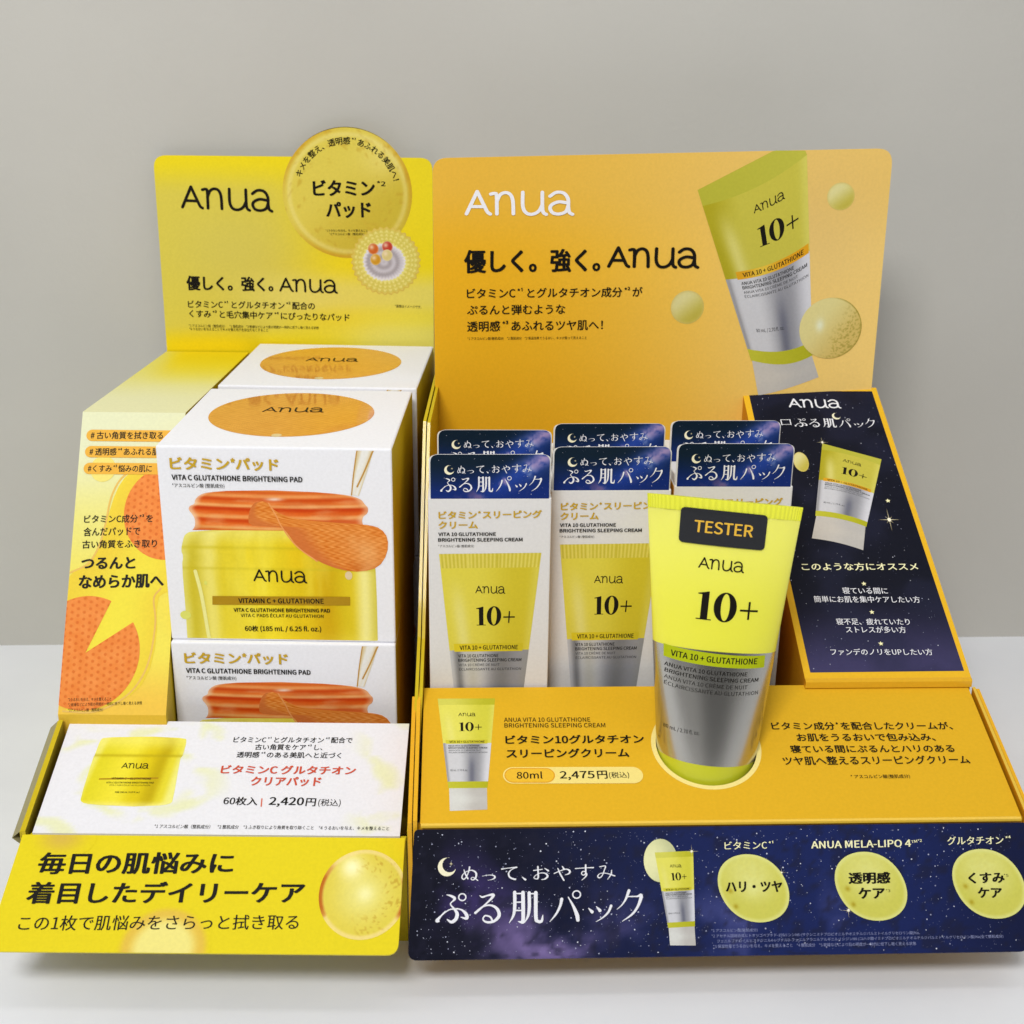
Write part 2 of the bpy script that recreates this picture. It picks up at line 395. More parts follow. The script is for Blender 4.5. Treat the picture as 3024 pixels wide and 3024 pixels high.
   ('text', 'ファンデのノリをUPしたい方', 11.83, 10.04, 51.48, 9.71, 2.92, 'white', 0.2),
  ],
 },
 'cream_front': {
  'title_text': [
   ('text', 'ビタミン*スリーピング', 3.77, 133.07, 41.03, 133.48, 3.08, 'gold', 1),
   ('text', 'クリーム', 3.68, 129.41, 17.94, 129.48, 2.87, 'gold', 1),
  ],
  'product_text': [
   ('text', 'VITA 10 GLUTATHIONE', 3.6, 126.65, 24.45, 126.66, 1.38, 'ink', 0.8),
   ('text', 'BRIGHTENING SLEEPING CREAM', 3.55, 124.46, 34.15, 124.53, 1.39, 'ink', 0.8),
   ('text', '*アスコルビン酸 (整肌成分)', 3.59, 122.09, 16.5, 122.09, 1.16, 'ink', 0),
  ],
  'tube_picture': [
   ('tube', [[3.8, 119.65], [41.08, 119.99], [33.26, 44.55], [10.9, 44.48]], [[33.36, 29.91], [10.97, 30.21]], {'curve': 0, 'style': 0}),
  ],
 },
 'cream_header': {
  'script_text': [
   ('moon', 'moon', 6.7, 10.6, 1.76),
   ('ellipse', 'sparkle4', 7.66, 11.11, 0.48, 0.62, 0),
   ('mincho', 'ぬって、おやすみ', 9.58, 9.07, 35.99, 9.46, 3.41, 'white', 0),
   ('mincho', 'ぷる肌パック', 3.45, 2.08, 39.83, 2.48, 6.02, 'white', 0),
  ],
 },
 'tester': {
  'sticker': [
   ('quad', 'sticker', [[-12.99, 129.41], [17.3, 126.0], [18.5, 137.87], [-12.17, 141.27]]),
   ('text', 'TESTER', -7.76, 132.71, 13.02, 130.53, 4.12, 'sticker_gold', 0.5),
  ],
  'lettering': [
   ('logo', '', -6.06, 120.2, 10.16, 118.49, 4.14, 'ink', 0.1),
   ('ten', '', -6.77, 103.2, 14.98, 100.91, 10.02, 'ink', 0),
   ('quad', 'band_lime', [[-17.3, 89.31], [18.49, 85.04], [18.77, 89.35], [-17.4, 93.74]]),
   ('text', 'VITA 10 + GLUTATHIONE', -15.13, 90.04, 15.61, 86.81, 2.15, 'ink', 0.6),
   ('text', 'ANUA VITA 10 GLUTATHIONE', -17.07, 86.12, 11.97, 83.07, 1.42, 'ink', 0.5),
   ('text', 'BRIGHTENING SLEEPING CREAM', -16.91, 83.93, 16.31, 80.44, 1.42, 'ink', 0.5),
   ('text', 'ANUA VITA 10 CRÈME DE NUIT', -17.01, 81.63, 12.08, 78.57, 1.77, 'ink', 0.1),
   ('text', 'ÉCLAIRCISSANTE AU GLUTATHION', -16.96, 79.38, 16.3, 75.89, 1.77, 'ink', 0.1),
   ('text', '80 mL / 2.70 fl. oz.', -16.74, 63.45, -4.97, 63.28, 1.78, 'ink', 0.3),
  ],
 },
}

# ------------------------------------------------------------------ colour helpers
def lin(c):
    return tuple(((v / 255.0) / 12.92 if v <= 10.3 else ((v / 255.0 + 0.055) / 1.055) ** 2.4) for v in c)
COL = dict(ink=(24, 21, 16), white=(238, 238, 243), pale=(250, 246, 196), dim=(140, 146, 186), gold=(204, 166, 44),
           red=(208, 84, 58), cream=(245, 224, 132), tag=(236, 178, 62), tag_line=(226, 160, 40), ledge_orange=(240, 190, 52),
           band_brown=(178, 138, 24), band_lime=(178, 190, 20), sticker=(46, 47, 50), sticker_gold=(232, 184, 66),
           lid_dark=(196, 78, 18), lid_light=(240, 160, 92), jar_light=(243, 238, 150), stream_edge=(196, 150, 70),
           red_line=(214, 110, 84), swirl=(240, 241, 214), jar_line=(196, 188, 26), moon=(246, 240, 206),
           jar_band=(214, 200, 40), liquid_edge=(232, 190, 96), liquid_drop=(240, 224, 120), drop=(230, 206, 160), drop_green=(226, 226, 110))
def mix(a, b, t):
    t = min(1.0, max(0.0, t))
    return tuple(a[i] + (b[i] - a[i]) * t for i in range(3))
def ss(a, b, x):
    t = min(1.0, max(0.0, (x - a) / (b - a)))
    return t * t * (3 - 2 * t)
_rng = np.random.RandomState(5)
_tab = _rng.rand(64, 64)
def vn(x, y):
    xi, yi = math.floor(x), math.floor(y)
    fx, fy = x - xi, y - yi
    fx, fy = fx * fx * (3 - 2 * fx), fy * fy * (3 - 2 * fy)
    g = lambda i, j: _tab[(yi + j) % 64, (xi + i) % 64]
    return (g(0, 0) * (1 - fx) + g(1, 0) * fx) * (1 - fy) + (g(0, 1) * (1 - fx) + g(1, 1) * fx) * fy
def fbm(x, y, n=4):
    s, a, t = 0.0, 0.5, 0.0
    for k in range(n):
        s += a * vn(x + 17 * k, y + 31 * k); t += a; a *= 0.5; x *= 2.03; y *= 2.03
    return s / t

# ------------------------------------------------------------------ materials (all procedural)
def print_material(name, rough, coat=0.0, grain=0.035, bump=0.02, spec=0.12):
    m = bpy.data.materials.new(name)
    m.use_nodes = True
    n = m.node_tree; b = n.nodes['Principled BSDF']
    at = n.nodes.new('ShaderNodeAttribute'); at.attribute_name = 'Col'
    tc = n.nodes.new('ShaderNodeTexCoord')
    nz = n.nodes.new('ShaderNodeTexNoise'); nz.inputs['Scale'].default_value = 900; nz.inputs['Detail'].default_value = 3
    n.links.new(tc.outputs['Object'], nz.inputs['Vector'])
    mr = n.nodes.new('ShaderNodeMapRange')
    mr.inputs[1].default_value = 0.25; mr.inputs[2].default_value = 0.75
    mr.inputs[3].default_value = 1 - grain; mr.inputs[4].default_value = 1 + grain
    n.links.new(nz.outputs['Fac'], mr.inputs[0])
    mx = n.nodes.new('ShaderNodeVectorMath'); mx.operation = 'MULTIPLY'
    n.links.new(at.outputs['Color'], mx.inputs[0]); n.links.new(mr.outputs[0], mx.inputs[1])
    n.links.new(mx.outputs[0], b.inputs['Base Color'])
    b.inputs['Roughness'].default_value = rough
    b.inputs['Specular IOR Level'].default_value = spec
    b.inputs['Coat Weight'].default_value = coat
    b.inputs['Coat Roughness'].default_value = 0.06
    bp = n.nodes.new('ShaderNodeBump'); bp.inputs['Strength'].default_value = bump; bp.inputs['Distance'].default_value = 0.0004
    n2 = n.nodes.new('ShaderNodeTexNoise'); n2.inputs['Scale'].default_value = 60; n2.inputs['Detail'].default_value = 5
    n.links.new(tc.outputs['Object'], n2.inputs['Vector'])
    n.links.new(n2.outputs['Fac'], bp.inputs['Height']); n.links.new(bp.outputs[0], b.inputs['Normal'])
    return m
CARD = print_material('printed_card', 0.5)
GLOSS = print_material('glossy_printed_card', 0.24, coat=0.25)
VARNISH = print_material('spot_varnish', 0.35, coat=1.0, bump=0.0)
TUBE = print_material('tube_plastic', 0.30, coat=0.15, grain=0.01, bump=0.01, spec=0.45)
TUBE.node_tree.nodes['Principled BSDF'].inputs['Subsurface Weight'].default_value = 0.25
TUBE.node_tree.nodes['Principled BSDF'].inputs['Subsurface Radius'].default_value = (0.01, 0.01, 0.002)
TUBE.node_tree.nodes['Principled BSDF'].inputs['Subsurface Scale'].default_value = 0.4
SILVER = print_material('brushed_silver_foil', 0.22, grain=0.02, bump=0.01, spec=0.5)
SILVER.node_tree.nodes['Principled BSDF'].inputs['Metallic'].default_value = 0.95

def plain(name, c1, c2, rough, scale, bump=0.0, detail=4):
    m = bpy.data.materials.new(name); m.use_nodes = True
    n = m.node_tree; b = n.nodes['Principled BSDF']
    tc = n.nodes.new('ShaderNodeTexCoord')
    nz = n.nodes.new('ShaderNodeTexNoise'); nz.inputs['Scale'].default_value = scale; nz.inputs['Detail'].default_value = detail
    n.links.new(tc.outputs['Object'], nz.inputs['Vector'])
    r = n.nodes.new('ShaderNodeValToRGB')
    r.color_ramp.elements[0].position = 0.3; r.color_ramp.elements[0].color = (*lin(c1), 1)
    r.color_ramp.elements[1].position = 0.7; r.color_ramp.elements[1].color = (*lin(c2), 1)
    n.links.new(nz.outputs['Fac'], r.inputs[0]); n.links.new(r.outputs[0], b.inputs['Base Color'])
    b.inputs['Roughness'].default_value = rough
    if bump:
        n2 = n.nodes.new('ShaderNodeTexNoise'); n2.inputs['Scale'].default_value = 400; n2.inputs['Detail'].default_value = 4
        n.links.new(tc.outputs['Object'], n2.inputs['Vector'])
        bp = n.nodes.new('ShaderNodeBump'); bp.inputs['Strength'].default_value = bump; bp.inputs['Distance'].default_value = 0.001
        n.links.new(n2.outputs['Fac'], bp.inputs['Height']); n.links.new(bp.outputs[0], b.inputs['Normal'])
    return m
COUNTER = plain('white_laminate', (231, 233, 238), (239, 241, 245), 0.34, 14, 0.03)
WALL = plain('painted_wall', (188, 186, 179), (195, 193, 186), 0.8, 7, 0.12)
CAP = plain('frosted_cap', (226, 228, 222), (232, 234, 228), 0.45, 30)

# ------------------------------------------------------------------ mesh building
class Mesh:
    def __init__(s):
        s.v, s.f, s.c, s.fm = [], [], [], []
    def add(s, verts, faces, cols, mat=0):
        b = len(s.v)
        s.v += [tuple(q) for q in verts]
        s.f += [tuple(b + i for i in f) for f in faces]
        s.c += list(cols) if isinstance(cols, list) else [cols] * len(verts)
        s.fm += [mat] * len(faces)
    def build(s, name, parent=None, mats=(None,), smooth=False):
        me = bpy.data.meshes.new(name)
        me.from_pydata([(x * MM, y * MM, z * MM) for x, y, z in s.v], [], s.f)
        a = me.color_attributes.new('Col', 'FLOAT_COLOR', 'POINT')
        buf = np.ones((len(s.v), 4), np.float32)
        buf[:, :3] = np.array([lin(c) for c in s.c], np.float32).reshape(-1, 3)
        a.data.foreach_set('color', buf.ravel())
        for m in mats:
            me.materials.append(m or CARD)
        me.polygons.foreach_set('material_index', s.fm)
        if smooth:
            me.polygons.foreach_set('use_smooth', [True] * len(me.polygons))
        me.update()
        o = bpy.data.objects.new(name, me)
        scene.collection.objects.link(o)
        if parent:
            o.parent = parent
        return o
def thing(name, label, cat, loc=(0, 0, 0), rz=0.0, group=None):
    o = bpy.data.objects.new(name, None)
    scene.collection.objects.link(o)
    o.empty_display_size = 0.02
    o.location = [q * MM for q in loc]; o.rotation_euler = (0, 0, math.radians(rz))
    o['label'] = label; o['category'] = cat
    if group: o['group'] = group
    return o
def copy_thing(root, label, loc, rz):
    r = root.copy(); scene.collection.objects.link(r)
    r.location = [q * MM for q in loc]; r.rotation_euler = (0, 0, math.radians(rz)); r['label'] = label
    for ch in list(root.children):
        c = ch.copy(); scene.collection.objects.link(c); c.parent = r
        for g in ch.children:
            d = g.copy(); scene.collection.objects.link(d); d.parent = c
    return r
def box(m, x0, x1, y0, y1, z0, z1, col, cols=None):
    """box with its own vertices per face, so that each face may have its own colour: cols = {'x0':..,'x1':..}"""
    P = lambda x, y, z: (x, y, z)
    F = {'y0': [P(x0, y0, z0), P(x1, y0, z0), P(x1, y0, z1), P(x0, y0, z1)], 'y1': [P(x1, y1, z0), P(x0, y1, z0), P(x0, y1, z1), P(x1, y1, z1)],
         'x0': [P(x0, y1, z0), P(x0, y0, z0), P(x0, y0, z1), P(x0, y1, z1)], 'x1': [P(x1, y0, z0), P(x1, y1, z0), P(x1, y1, z1), P(x1, y0, z1)],
         'z1': [P(x0, y0, z1), P(x1, y0, z1), P(x1, y1, z1), P(x0, y1, z1)], 'z0': [P(x0, y1, z0), P(x1, y1, z0), P(x1, y0, z0), P(x0, y0, z0)]}
    for k, q in F.items():
        m.add(q, [(0, 1, 2, 3)], (cols or {}).get(k, col))
def prism_x(m, prof, x0, x1, side, rim):
    """profile in (y, z) pushed along x; rim colour on the edge faces"""
    n = len(prof)
    m.add([(x0, y, z) for y, z in prof], [tuple(range(n))[::-1]] if False else [tuple(range(n))], side)
    m.add([(x1, y, z) for y, z in prof], [tuple(range(n))[::-1]], side)
    for i in range(n):
        (a, b), (c, d) = prof[i], prof[(i + 1) % n]
        m.add([(x0, a, b), (x1, a, b), (x1, c, d), (x0, c, d)], [(0, 1, 2, 3)], rim)

# ------------------------------------------------------------------ lettering
import os
def shipped_font(name):      # a typeface that ships inside Blender; the built-in one stands in if it is missing
    try:
        return bpy.data.fonts.load(os.path.join(bpy.utils.resource_path('LOCAL'), 'datafiles', 'fonts', name))
    except Exception:
        return None
TUBE_LINES = ['VITA 10 GLUTATHIONE', 'BRIGHTENING SLEEPING CREAM', 'VITA 10 CRÈME DE NUIT', 'ÉCLAIRCISSANTE AU GLUTATHION']
TUBE_LINES2 = ['ANUA VITA 10 GLUTATHIONE', 'BRIGHTENING SLEEPING CREAM', 'ANUA VITA 10 CRÈME DE NUIT', 'ÉCLAIRCISSANTE AU GLUTATHION']
def starred(s):
    return [j for j in range(1, len(s)) if s[j] == '*' and ord(max(s)) > 0x2fff]
def typeset():
    """every line of type is set once, one below the other, and then cut apart"""
    lines = TUBE_LINES + TUBE_LINES2 + ['VITA 10 + GLUTATHIONE', '80 mL / 2.70 fl. oz.']
    for parts in ART.values():
        for entries in parts.values():
            lines += [e[1] for e in entries if e[0] in ('text', 'arc')]
    lines = sorted(set(lines) | {s[:j] for s in lines for j in starred(s)} | {s[:j + 2] for s in lines for j in starred(s)})
    cu = bpy.data.curves.new('lettering', 'FONT')
    font = shipped_font('Noto Sans CJK Regular.woff2')
    if font: cu.font = font
    cu.size = 1.0; cu.resolution_u = 3; cu.space_line = 4.0
    ob = bpy.data.objects.new('lettering', cu)
    scene.collection.objects.link(ob)
    cu.body = 'H\nH'             # measures the line step
    pr = bpy.data.meshes.new_from_object(ob.evaluated_get(bpy.context.evaluated_depsgraph_get()))
    ys = sorted(q.co.y for q in pr.vertices)
    low = [y for y in ys if y < ys[-1] - 1.5]
    LINE_STEP, base0 = min(y for y in ys if y > ys[-1] - 1.5) - low[0], min(y for y in ys if y > ys[-1] - 1.5)
    EM = (ys[-1] - base0) / .733      # height of the letter body in this typeface
    cu.body = '\n'.join(lines)
    me = bpy.data.meshes.new_from_object(ob.evaluated_get(bpy.context.evaluated_depsgraph_get()))
    v = np.array([q.co[:2] for q in me.vertices])
    v[:, 1] -= base0
    k = np.round((0.35 - v[:, 1]) / LINE_STEP).astype(int)
    out = {}
    faces = [[] for _ in lines]
    for p in me.polygons:
        faces[k[p.vertices[0]]].append(tuple(p.vertices))
    for i, s in enumerate(lines):
        idx = np.where(k == i)[0]
        rem = {int(q): n for n, q in enumerate(idx)}
        out[s] = (v[idx] + np.array([0, LINE_STEP * i]), [tuple(rem[q] for q in f) for f in faces[i]])
    right = {s: (q[0][:, 0].max() if len(q[0]) else 0.0) for s, q in out.items()}
    for s in lines:               # reference marks are set small and high
        v, f = out[s]
        for j in starred(s):
            if s[:j] not in out or s[:j + 2] not in out: continue
            a, b = right[s[:j]] + .02 * EM, right[s[:j + 2]] + .02 * EM
            two = len(s) > j + 1 and s[j + 1] in '¹²³⁴⁵'
            if not two: b = a + .5 * EM
            q = (v[:, 0] > a) & (v[:, 0] < b)
            v[q] = (v[q] - np.array([(a + b) / 2, .80 * EM])) * .66 + np.array([(a + b) / 2, .80 * EM])
    bpy.data.objects.remove(ob); bpy.data.curves.remove(cu); bpy.data.meshes.remove(me)
    return out, EM
TYPE, EM = typeset()
_cache = {}
def text_mesh(s, bold):
    """heavier weights overprint the letters a hair's breadth aside"""
    key = (s, bold)
    if key not in _cache:
        v, f = TYPE[s]
        V, F = [], []
        d = 0.042 * bold * EM
        offs = [(0, 0)] if bold < .05 else [(-d, 0), (d, 0)] if bold < .35 else [(-d, 0), (d, 0), (0, d), (0, -d)] if bold < .7 else [(-d, 0), (d, 0), (0, d), (0, -d), (-.8 * d, .7 * d), (.8 * d, .7 * d), (-.8 * d, -.7 * d), (.8 * d, -.7 * d)]
        for k, (dx, dy) in enumerate(offs):
            b = len(V)
            V += [(x + dx, y + dy * .55, k) for x, y in v]
            F += [tuple(b + i for i in q) for q in f]
        V = np.array(V); lo, hi = V[:, :2].min(0), V[:, :2].max(0)
        V[:, :2] = (V[:, :2] - lo) / np.maximum(hi - lo, 1e-6)
        _cache[key] = ([tuple(q) for q in V], F)
    return _cache[key]
def smooth_path(pts, n=8):
    if len(pts) < 3:
        return [tuple(p) for p in pts]
    P = [np.array(q, float) for q in pts]
    P = [2 * P[0] - P[1]] + P + [2 * P[-1] - P[-2]]
    out = []
    for i in range(1, len(P) - 2):
        for k in range(n):
            t = k / n
            out.append(0.5 * (2 * P[i] + (P[i + 1] - P[i - 1]) * t + (2 * P[i - 1] - 5 * P[i] + 4 * P[i + 1] - P[i + 2]) * t * t + (3 * P[i] - P[i - 1] - 3 * P[i + 1] + P[i + 2]) * t ** 3))
    return [tuple(q) for q in out] + [tuple(P[-2])]
def chaikin(pts, n=2):
    for _ in range(n):
        out = []
        for i in range(len(pts)):
            a, b = pts[i], pts[(i + 1) % len(pts)]
            out += [(a[0] * .75 + b[0] * .25, a[1] * .75 + b[1] * .25), (a[0] * .25 + b[0] * .75, a[1] * .25 + b[1] * .75)]
        pts = out
    return pts
def ribbon(path, cap=True):
    """path of (x, y, width) -> mesh of a brush stroke with rounded ends; each bit lies a trace above the one before"""
    v, f = [], []
    n = len(path)
    for i, (x, y, w) in enumerate(path):
        a, b = path[max(0, i - 1)], path[min(n - 1, i + 1)]
        dx, dy = b[0] - a[0], b[1] - a[1]
        l = math.hypot(dx, dy) or 1.0
        nx, ny = -dy / l * w / 2, dx / l * w / 2
        h = .8 * i / n
        v += [(x + nx, y + ny, h), (x - nx, y - ny, h)]
        if i:
            k = 2 * i
            f.append((k - 2, k - 1, k + 1, k))
    if cap:
        for q, (x, y, w) in enumerate((path[0], path[-1])):
            b = len(v)
            v += [(x + w / 2 * math.cos(t * math.pi / 6), y + w / 2 * math.sin(t * math.pi / 6), (-.5, 1.2)[q]) for t in range(12)]
            f.append(tuple(range(b, b + 12)))
    return v, f
# the word mark: strokes in pixels of a rough tracing, x right, y down
LOGO = [[(288, 548), (346, 410)], [(346, 410), (385, 510), (398, 540), (412, 552)], [(314, 503), (384, 505)],
        [(416, 428), (436, 424), (446, 440), (446, 552)], [(446, 475), (464, 434), (492, 420), (518, 434), (530, 475), (532, 554)],
        [(582, 420), (582, 510), (600, 550), (632, 558), (664, 540), (684, 500)], [(684, 422), (684, 520), (690, 550), (704, 561)],
        [(724, 448), (756, 425), (795, 430), (818, 466), (820, 520), (826, 552), (842, 564)], [(818, 492), (770, 484), (734, 500), (724, 524), (738, 552), (772, 560), (806, 546), (819, 512)]]
def logo_mesh(bold):
    w = 0.118 + 0.045 * bold
    V, F = [], []
    for i, st in enumerate(LOGO):
        pts = [((x - 280) / 152.0, (565 - y) / 152.0, w) for x, y in st]
        v, f = ribbon(smooth_path(pts, 6))
        b = len(V); V += [(x, y, 1.5 * i + k) for x, y, k in v]; F += [tuple(b + k for k in q) for q in f]
    return V, F
def ten_mesh():
    V, F = [], []
    def poly(pts):
        b = len(V); V.extend([(x, y, len(F) % 9) for x, y in pts]); F.append(tuple(range(b, b + len(pts))))
    poly([(0.0, 0.0), (0.52, 0.0), (0.52, 0.035), (0.0, 0.035)])
    poly([(0.14, 0.03), (0.385, 0.03), (0.385, 1.0), (0.33, 1.0), (0.14, 0.93)])
    poly([(0.0, 0.885), (0.2, 0.885), (0.37, 0.97), (0.36, 1.0), (0.0, 0.92)])
    n = 40
    for i in range(n):
        q = []
        for k in (i, i + 1):
            a = 2 * math.pi * k / n
            q.append(((0.97 + 0.40 * math.cos(a), 0.5 + 0.52 * math.sin(a)), (0.97 + 0.155 * math.cos(a), 0.5 + 0.475 * math.sin(a))))
        b = len(V); V.extend([(*q[0][0], 4), (*q[1][0], 4), (*q[1][1], 4), (*q[0][1], 4)]); F.append((b, b + 1, b + 2, b + 3))
    poly([(1.49, 0.40), (2.13, 0.40), (2.13, 0.47), (1.49, 0.47)])
    poly([(1.775, 0.12), (1.845, 0.12), (1.845, 0.75), (1.775, 0.75)])
    return V, F
# brush lettering in the old-style print hand: strokes of (x, y, width) in a 100 x 100 box, y up; R = small ring
BRUSH = {
 'ぷ': [[(33, 92, 2), (46, 88, 6), (57, 80, 7), (50, 70, 3)], [(52, 73, 3), (44, 62, 3.5), (54, 48, 5), (64, 32, 9), (60, 14, 9), (47, 5, 8), (34, 13, 3)], [(28, 40, 2), (16, 26, 4), (3, 10, 9), (8, 8, 5)], [(16, 26, 3), (40, 44, 3), (66, 47, 4)], [(64, 48, 3), (80, 42, 5), (92, 29, 9), (93, 16, 8), (76, 20, 2)], ('R', 80, 84, 11, 4)],
 'る': [[(26, 90, 2), (34, 85, 5), (50, 90, 4), (68, 92, 8), (62, 80, 6), (42, 60, 4), (16, 36, 5), (12, 34, 7)], [(13, 36, 5), (36, 54, 4), (60, 58, 5), (80, 46, 8), (86, 24, 9), (70, 6, 7), (48, 3, 6), (36, 12, 4), (42, 24, 4), (58, 20, 5), (66, 6, 5)]],
 '肌': [[(18, 92, 8), (18, 50, 8), (14, 22, 6), (2, 0, 1.5)], [(17, 88, 3.5), (44, 88, 3.5)], [(42, 91, 9), (42, 10, 9), (37, 2, 7), (28, 4, 2)], [(20, 62, 3.5), (40, 62, 3.5)], [(20, 37, 3.5), (40, 37, 3.5)], [(60, 90, 8), (60, 46, 8), (56, 20, 6), (46, 0, 1.5)], [(60, 87, 3.5), (80, 87, 3.5)], [(79, 90, 9), (79, 16, 9), (84, 4, 8), (95, 4, 7), (99, 22, 2)]],
 'パ': [[(38, 74, 8), (33, 52, 6.5), (20, 26, 5), (1, 2, 1.5)], [(58, 80, 2.5), (72, 54, 6), (84, 24, 10), (87, 6, 9)], ('R', 84, 88, 12, 4)],
 'ッ': [[(4, 52, 2.5), (18, 38, 11)], [(36, 58, 2.5), (50, 43, 11)], [(96, 60, 9), (84, 36, 7), (62, 16, 4.5), (34, 0, 1.5)]],
 'ク': [[(46, 96, 9), (34, 70, 6), (20, 52, 3.5), (2, 38, 1.5)], [(42, 78, 3), (74, 78, 4), (90, 80, 10), (78, 48, 7.5), (56, 22, 5.5), (20, 0, 1.5)]],
 'ぬ': [[(18, 78, 3), (23, 58, 6), (32, 34, 7), (42, 12, 7)], [(52, 96, 7), (46, 62, 5), (34, 28, 4.5), (18, 8, 6), (6, 22, 6), (14, 46, 4), (38, 66, 4), (68, 72, 6), (90, 54, 9), (90, 24, 8), (78, 6, 6), (64, 5, 4.5), (62, 16, 4), (74, 22, 4), (90, 10, 4.5), (100, 0, 6)]],
 'っ': [[(0, 48, 3.5), (40, 60, 4.5), (76, 54, 8.5), (84, 30, 9), (66, 10, 6), (36, 0, 2)]],
 'て': [[(4, 80, 7), (40, 86, 4), (94, 92, 8)], [(92, 90, 3), (62, 74, 4), (46, 48, 7), (54, 20, 8), (82, 6, 9), (88, 8, 6)]],
 '、': [[(8, 28, 3), (32, 4, 13)]],
 'お': [[(6, 68, 5), (58, 76, 4.5)], [(32, 96, 7), (33, 50, 7), (33, 14, 7), (20, 8, 5), (8, 18, 4.5), (22, 36, 3.5), (50, 50, 4.5), (78, 46, 7), (90, 26, 9), (74, 7, 7), (52, 2, 2)], [(72, 84, 3), (94, 66, 9)]],
 'や': [[(0, 46, 5), (40, 66, 4.5), (74, 76, 6), (94, 62, 9), (88, 44, 7), (66, 36, 3)], [(48, 98, 3), (58, 80, 9)], [(22, 82, 4.5), (36, 42, 7), (58, -4, 7)]],
 'す': [[(0, 74, 5), (50, 78, 4), (100, 80, 6)], [(57, 98, 7), (57, 60, 7), (56, 40, 6), (44, 30, 5), (34, 40, 4.5), (40, 54, 4.5), (54, 52, 4.5), (62, 34, 7), (52, 14, 5), (34, -4, 2)]],
 'み': [[(14, 88, 4.5), (46, 92, 5), (40, 64, 5), (26, 24, 4.5), (10, 12, 6), (2, 24, 5), (18, 42, 3.5), (54, 42, 4.5), (100, 24, 6)], [(82, 64, 3), (78, 34, 6), (58, 0, 2)]],
 'ロ': [[(6, 90, 8), (6, 6, 8)], [(6, 88, 6), (94, 88, 6)], [(94, 90, 8), (94, 6, 8)], [(6, 12, 5), (94, 12, 5)]],
}
BRUSH_X = {'ぬって、おやすみ': [(0, 1), (1.28, .9), (2.4, 1), (3.6, .8), (4.3, 1), (5.6, 1), (6.88, 1.08), (8.2, 1.05)],
           'ぷる肌パック': [(0, .98), (1.06, .96), (2.17, 1.04), (3.4, .98), (4.55, .74), (5.42, .84)], 'ロ': [(0, 1)]}
def brush_mesh(s):
    V, F = [], []
    fat = 1.28 if len(s) > 6 else 1.18
    for ch, (x0, sc) in zip(s, BRUSH_X[s]):
        sy = {'っ': .62, 'ッ': .82}.get(ch, 1.0) * (sc if ch not in 'っック' else 1.0)
        for k, st in enumerate(BRUSH[ch]):
            if st[0] == 'R':
                _, cx, cy, r, w = st
                path = [(cx + r * math.cos(t * math.pi / 9), cy + r * math.sin(t * math.pi / 9), w) for t in range(19)]
                v, f = ribbon(path, False)
            else:
                v, f = ribbon(smooth_path([(a, b_, w_ * fat) for a, b_, w_ in st], 7))
            b = len(V); V += [(x0 + x / 100 * sc, y / 100 * sy, 1.5 * (k % 6) + h) for x, y, h in v]; F += [tuple(b + i for i in q) for q in f]
    return V, F
def fitted(kind, s, bold):
    """unit-square (x, y, sub-layer) vertices and faces of a piece of lettering"""
    if kind == 'text':
        v, f = text_mesh(s, bold)
        return v, f
    V, F = {'logo': lambda: logo_mesh(bold), 'ten': ten_mesh, 'mincho': lambda: brush_mesh(s)}[kind]()
    a = np.array(V); lo, hi = a.min(0), a.max(0)
    return [((x - lo[0]) / (hi[0] - lo[0]), (y - lo[1]) / (hi[1] - lo[1]), k) for x, y, k in V], F

# ------------------------------------------------------------------ colour of the printed pictures
def weave(x, y, a, b):
    """embossed cotton pad: rows of small dots"""
    i, j = x / 1.9, y / 1.25
    d = math.sin(math.pi * i + (math.pi / 2 if int(math.floor(j)) % 2 else 0)) * math.sin(math.pi * j * 2)
    return mix(a, b, 0.45 + 0.42 * d + 0.5 * (fbm(x * .5, y * .5) - .5))
def stops(tab, x):
    for (a, ca), (b, cb) in zip(tab, tab[1:]):
        if x <= b:
            return mix(ca, cb, ss(a, b, x))
    return tab[-1][1]
JAR = [(0, (232, 222, 112)), (.05, (214, 196, 52)), (.14, (244, 230, 110)), (.22, (238, 216, 52)), (.42, (252, 228, 48)), (.62, (238, 202, 24)), (.75, (216, 174, 12)), (.86, (230, 202, 34)), (.94, (250, 240, 146)), (1, (222, 208, 84))]
LID = [(0, (238, 146, 74)), (.06, (220, 98, 28)), (.16, (246, 160, 88)), (.24, (212, 76, 16)), (.33, (234, 116, 42)), (.40, (250, 178, 106)), (.47, (204, 60, 6)), (.58, (230, 100, 28)), (.68, (246, 158, 82)), (.76, (210, 70, 12)), (.88, (236, 116, 40)), (.95, (244, 172, 92)), (1, (220, 104, 32))]
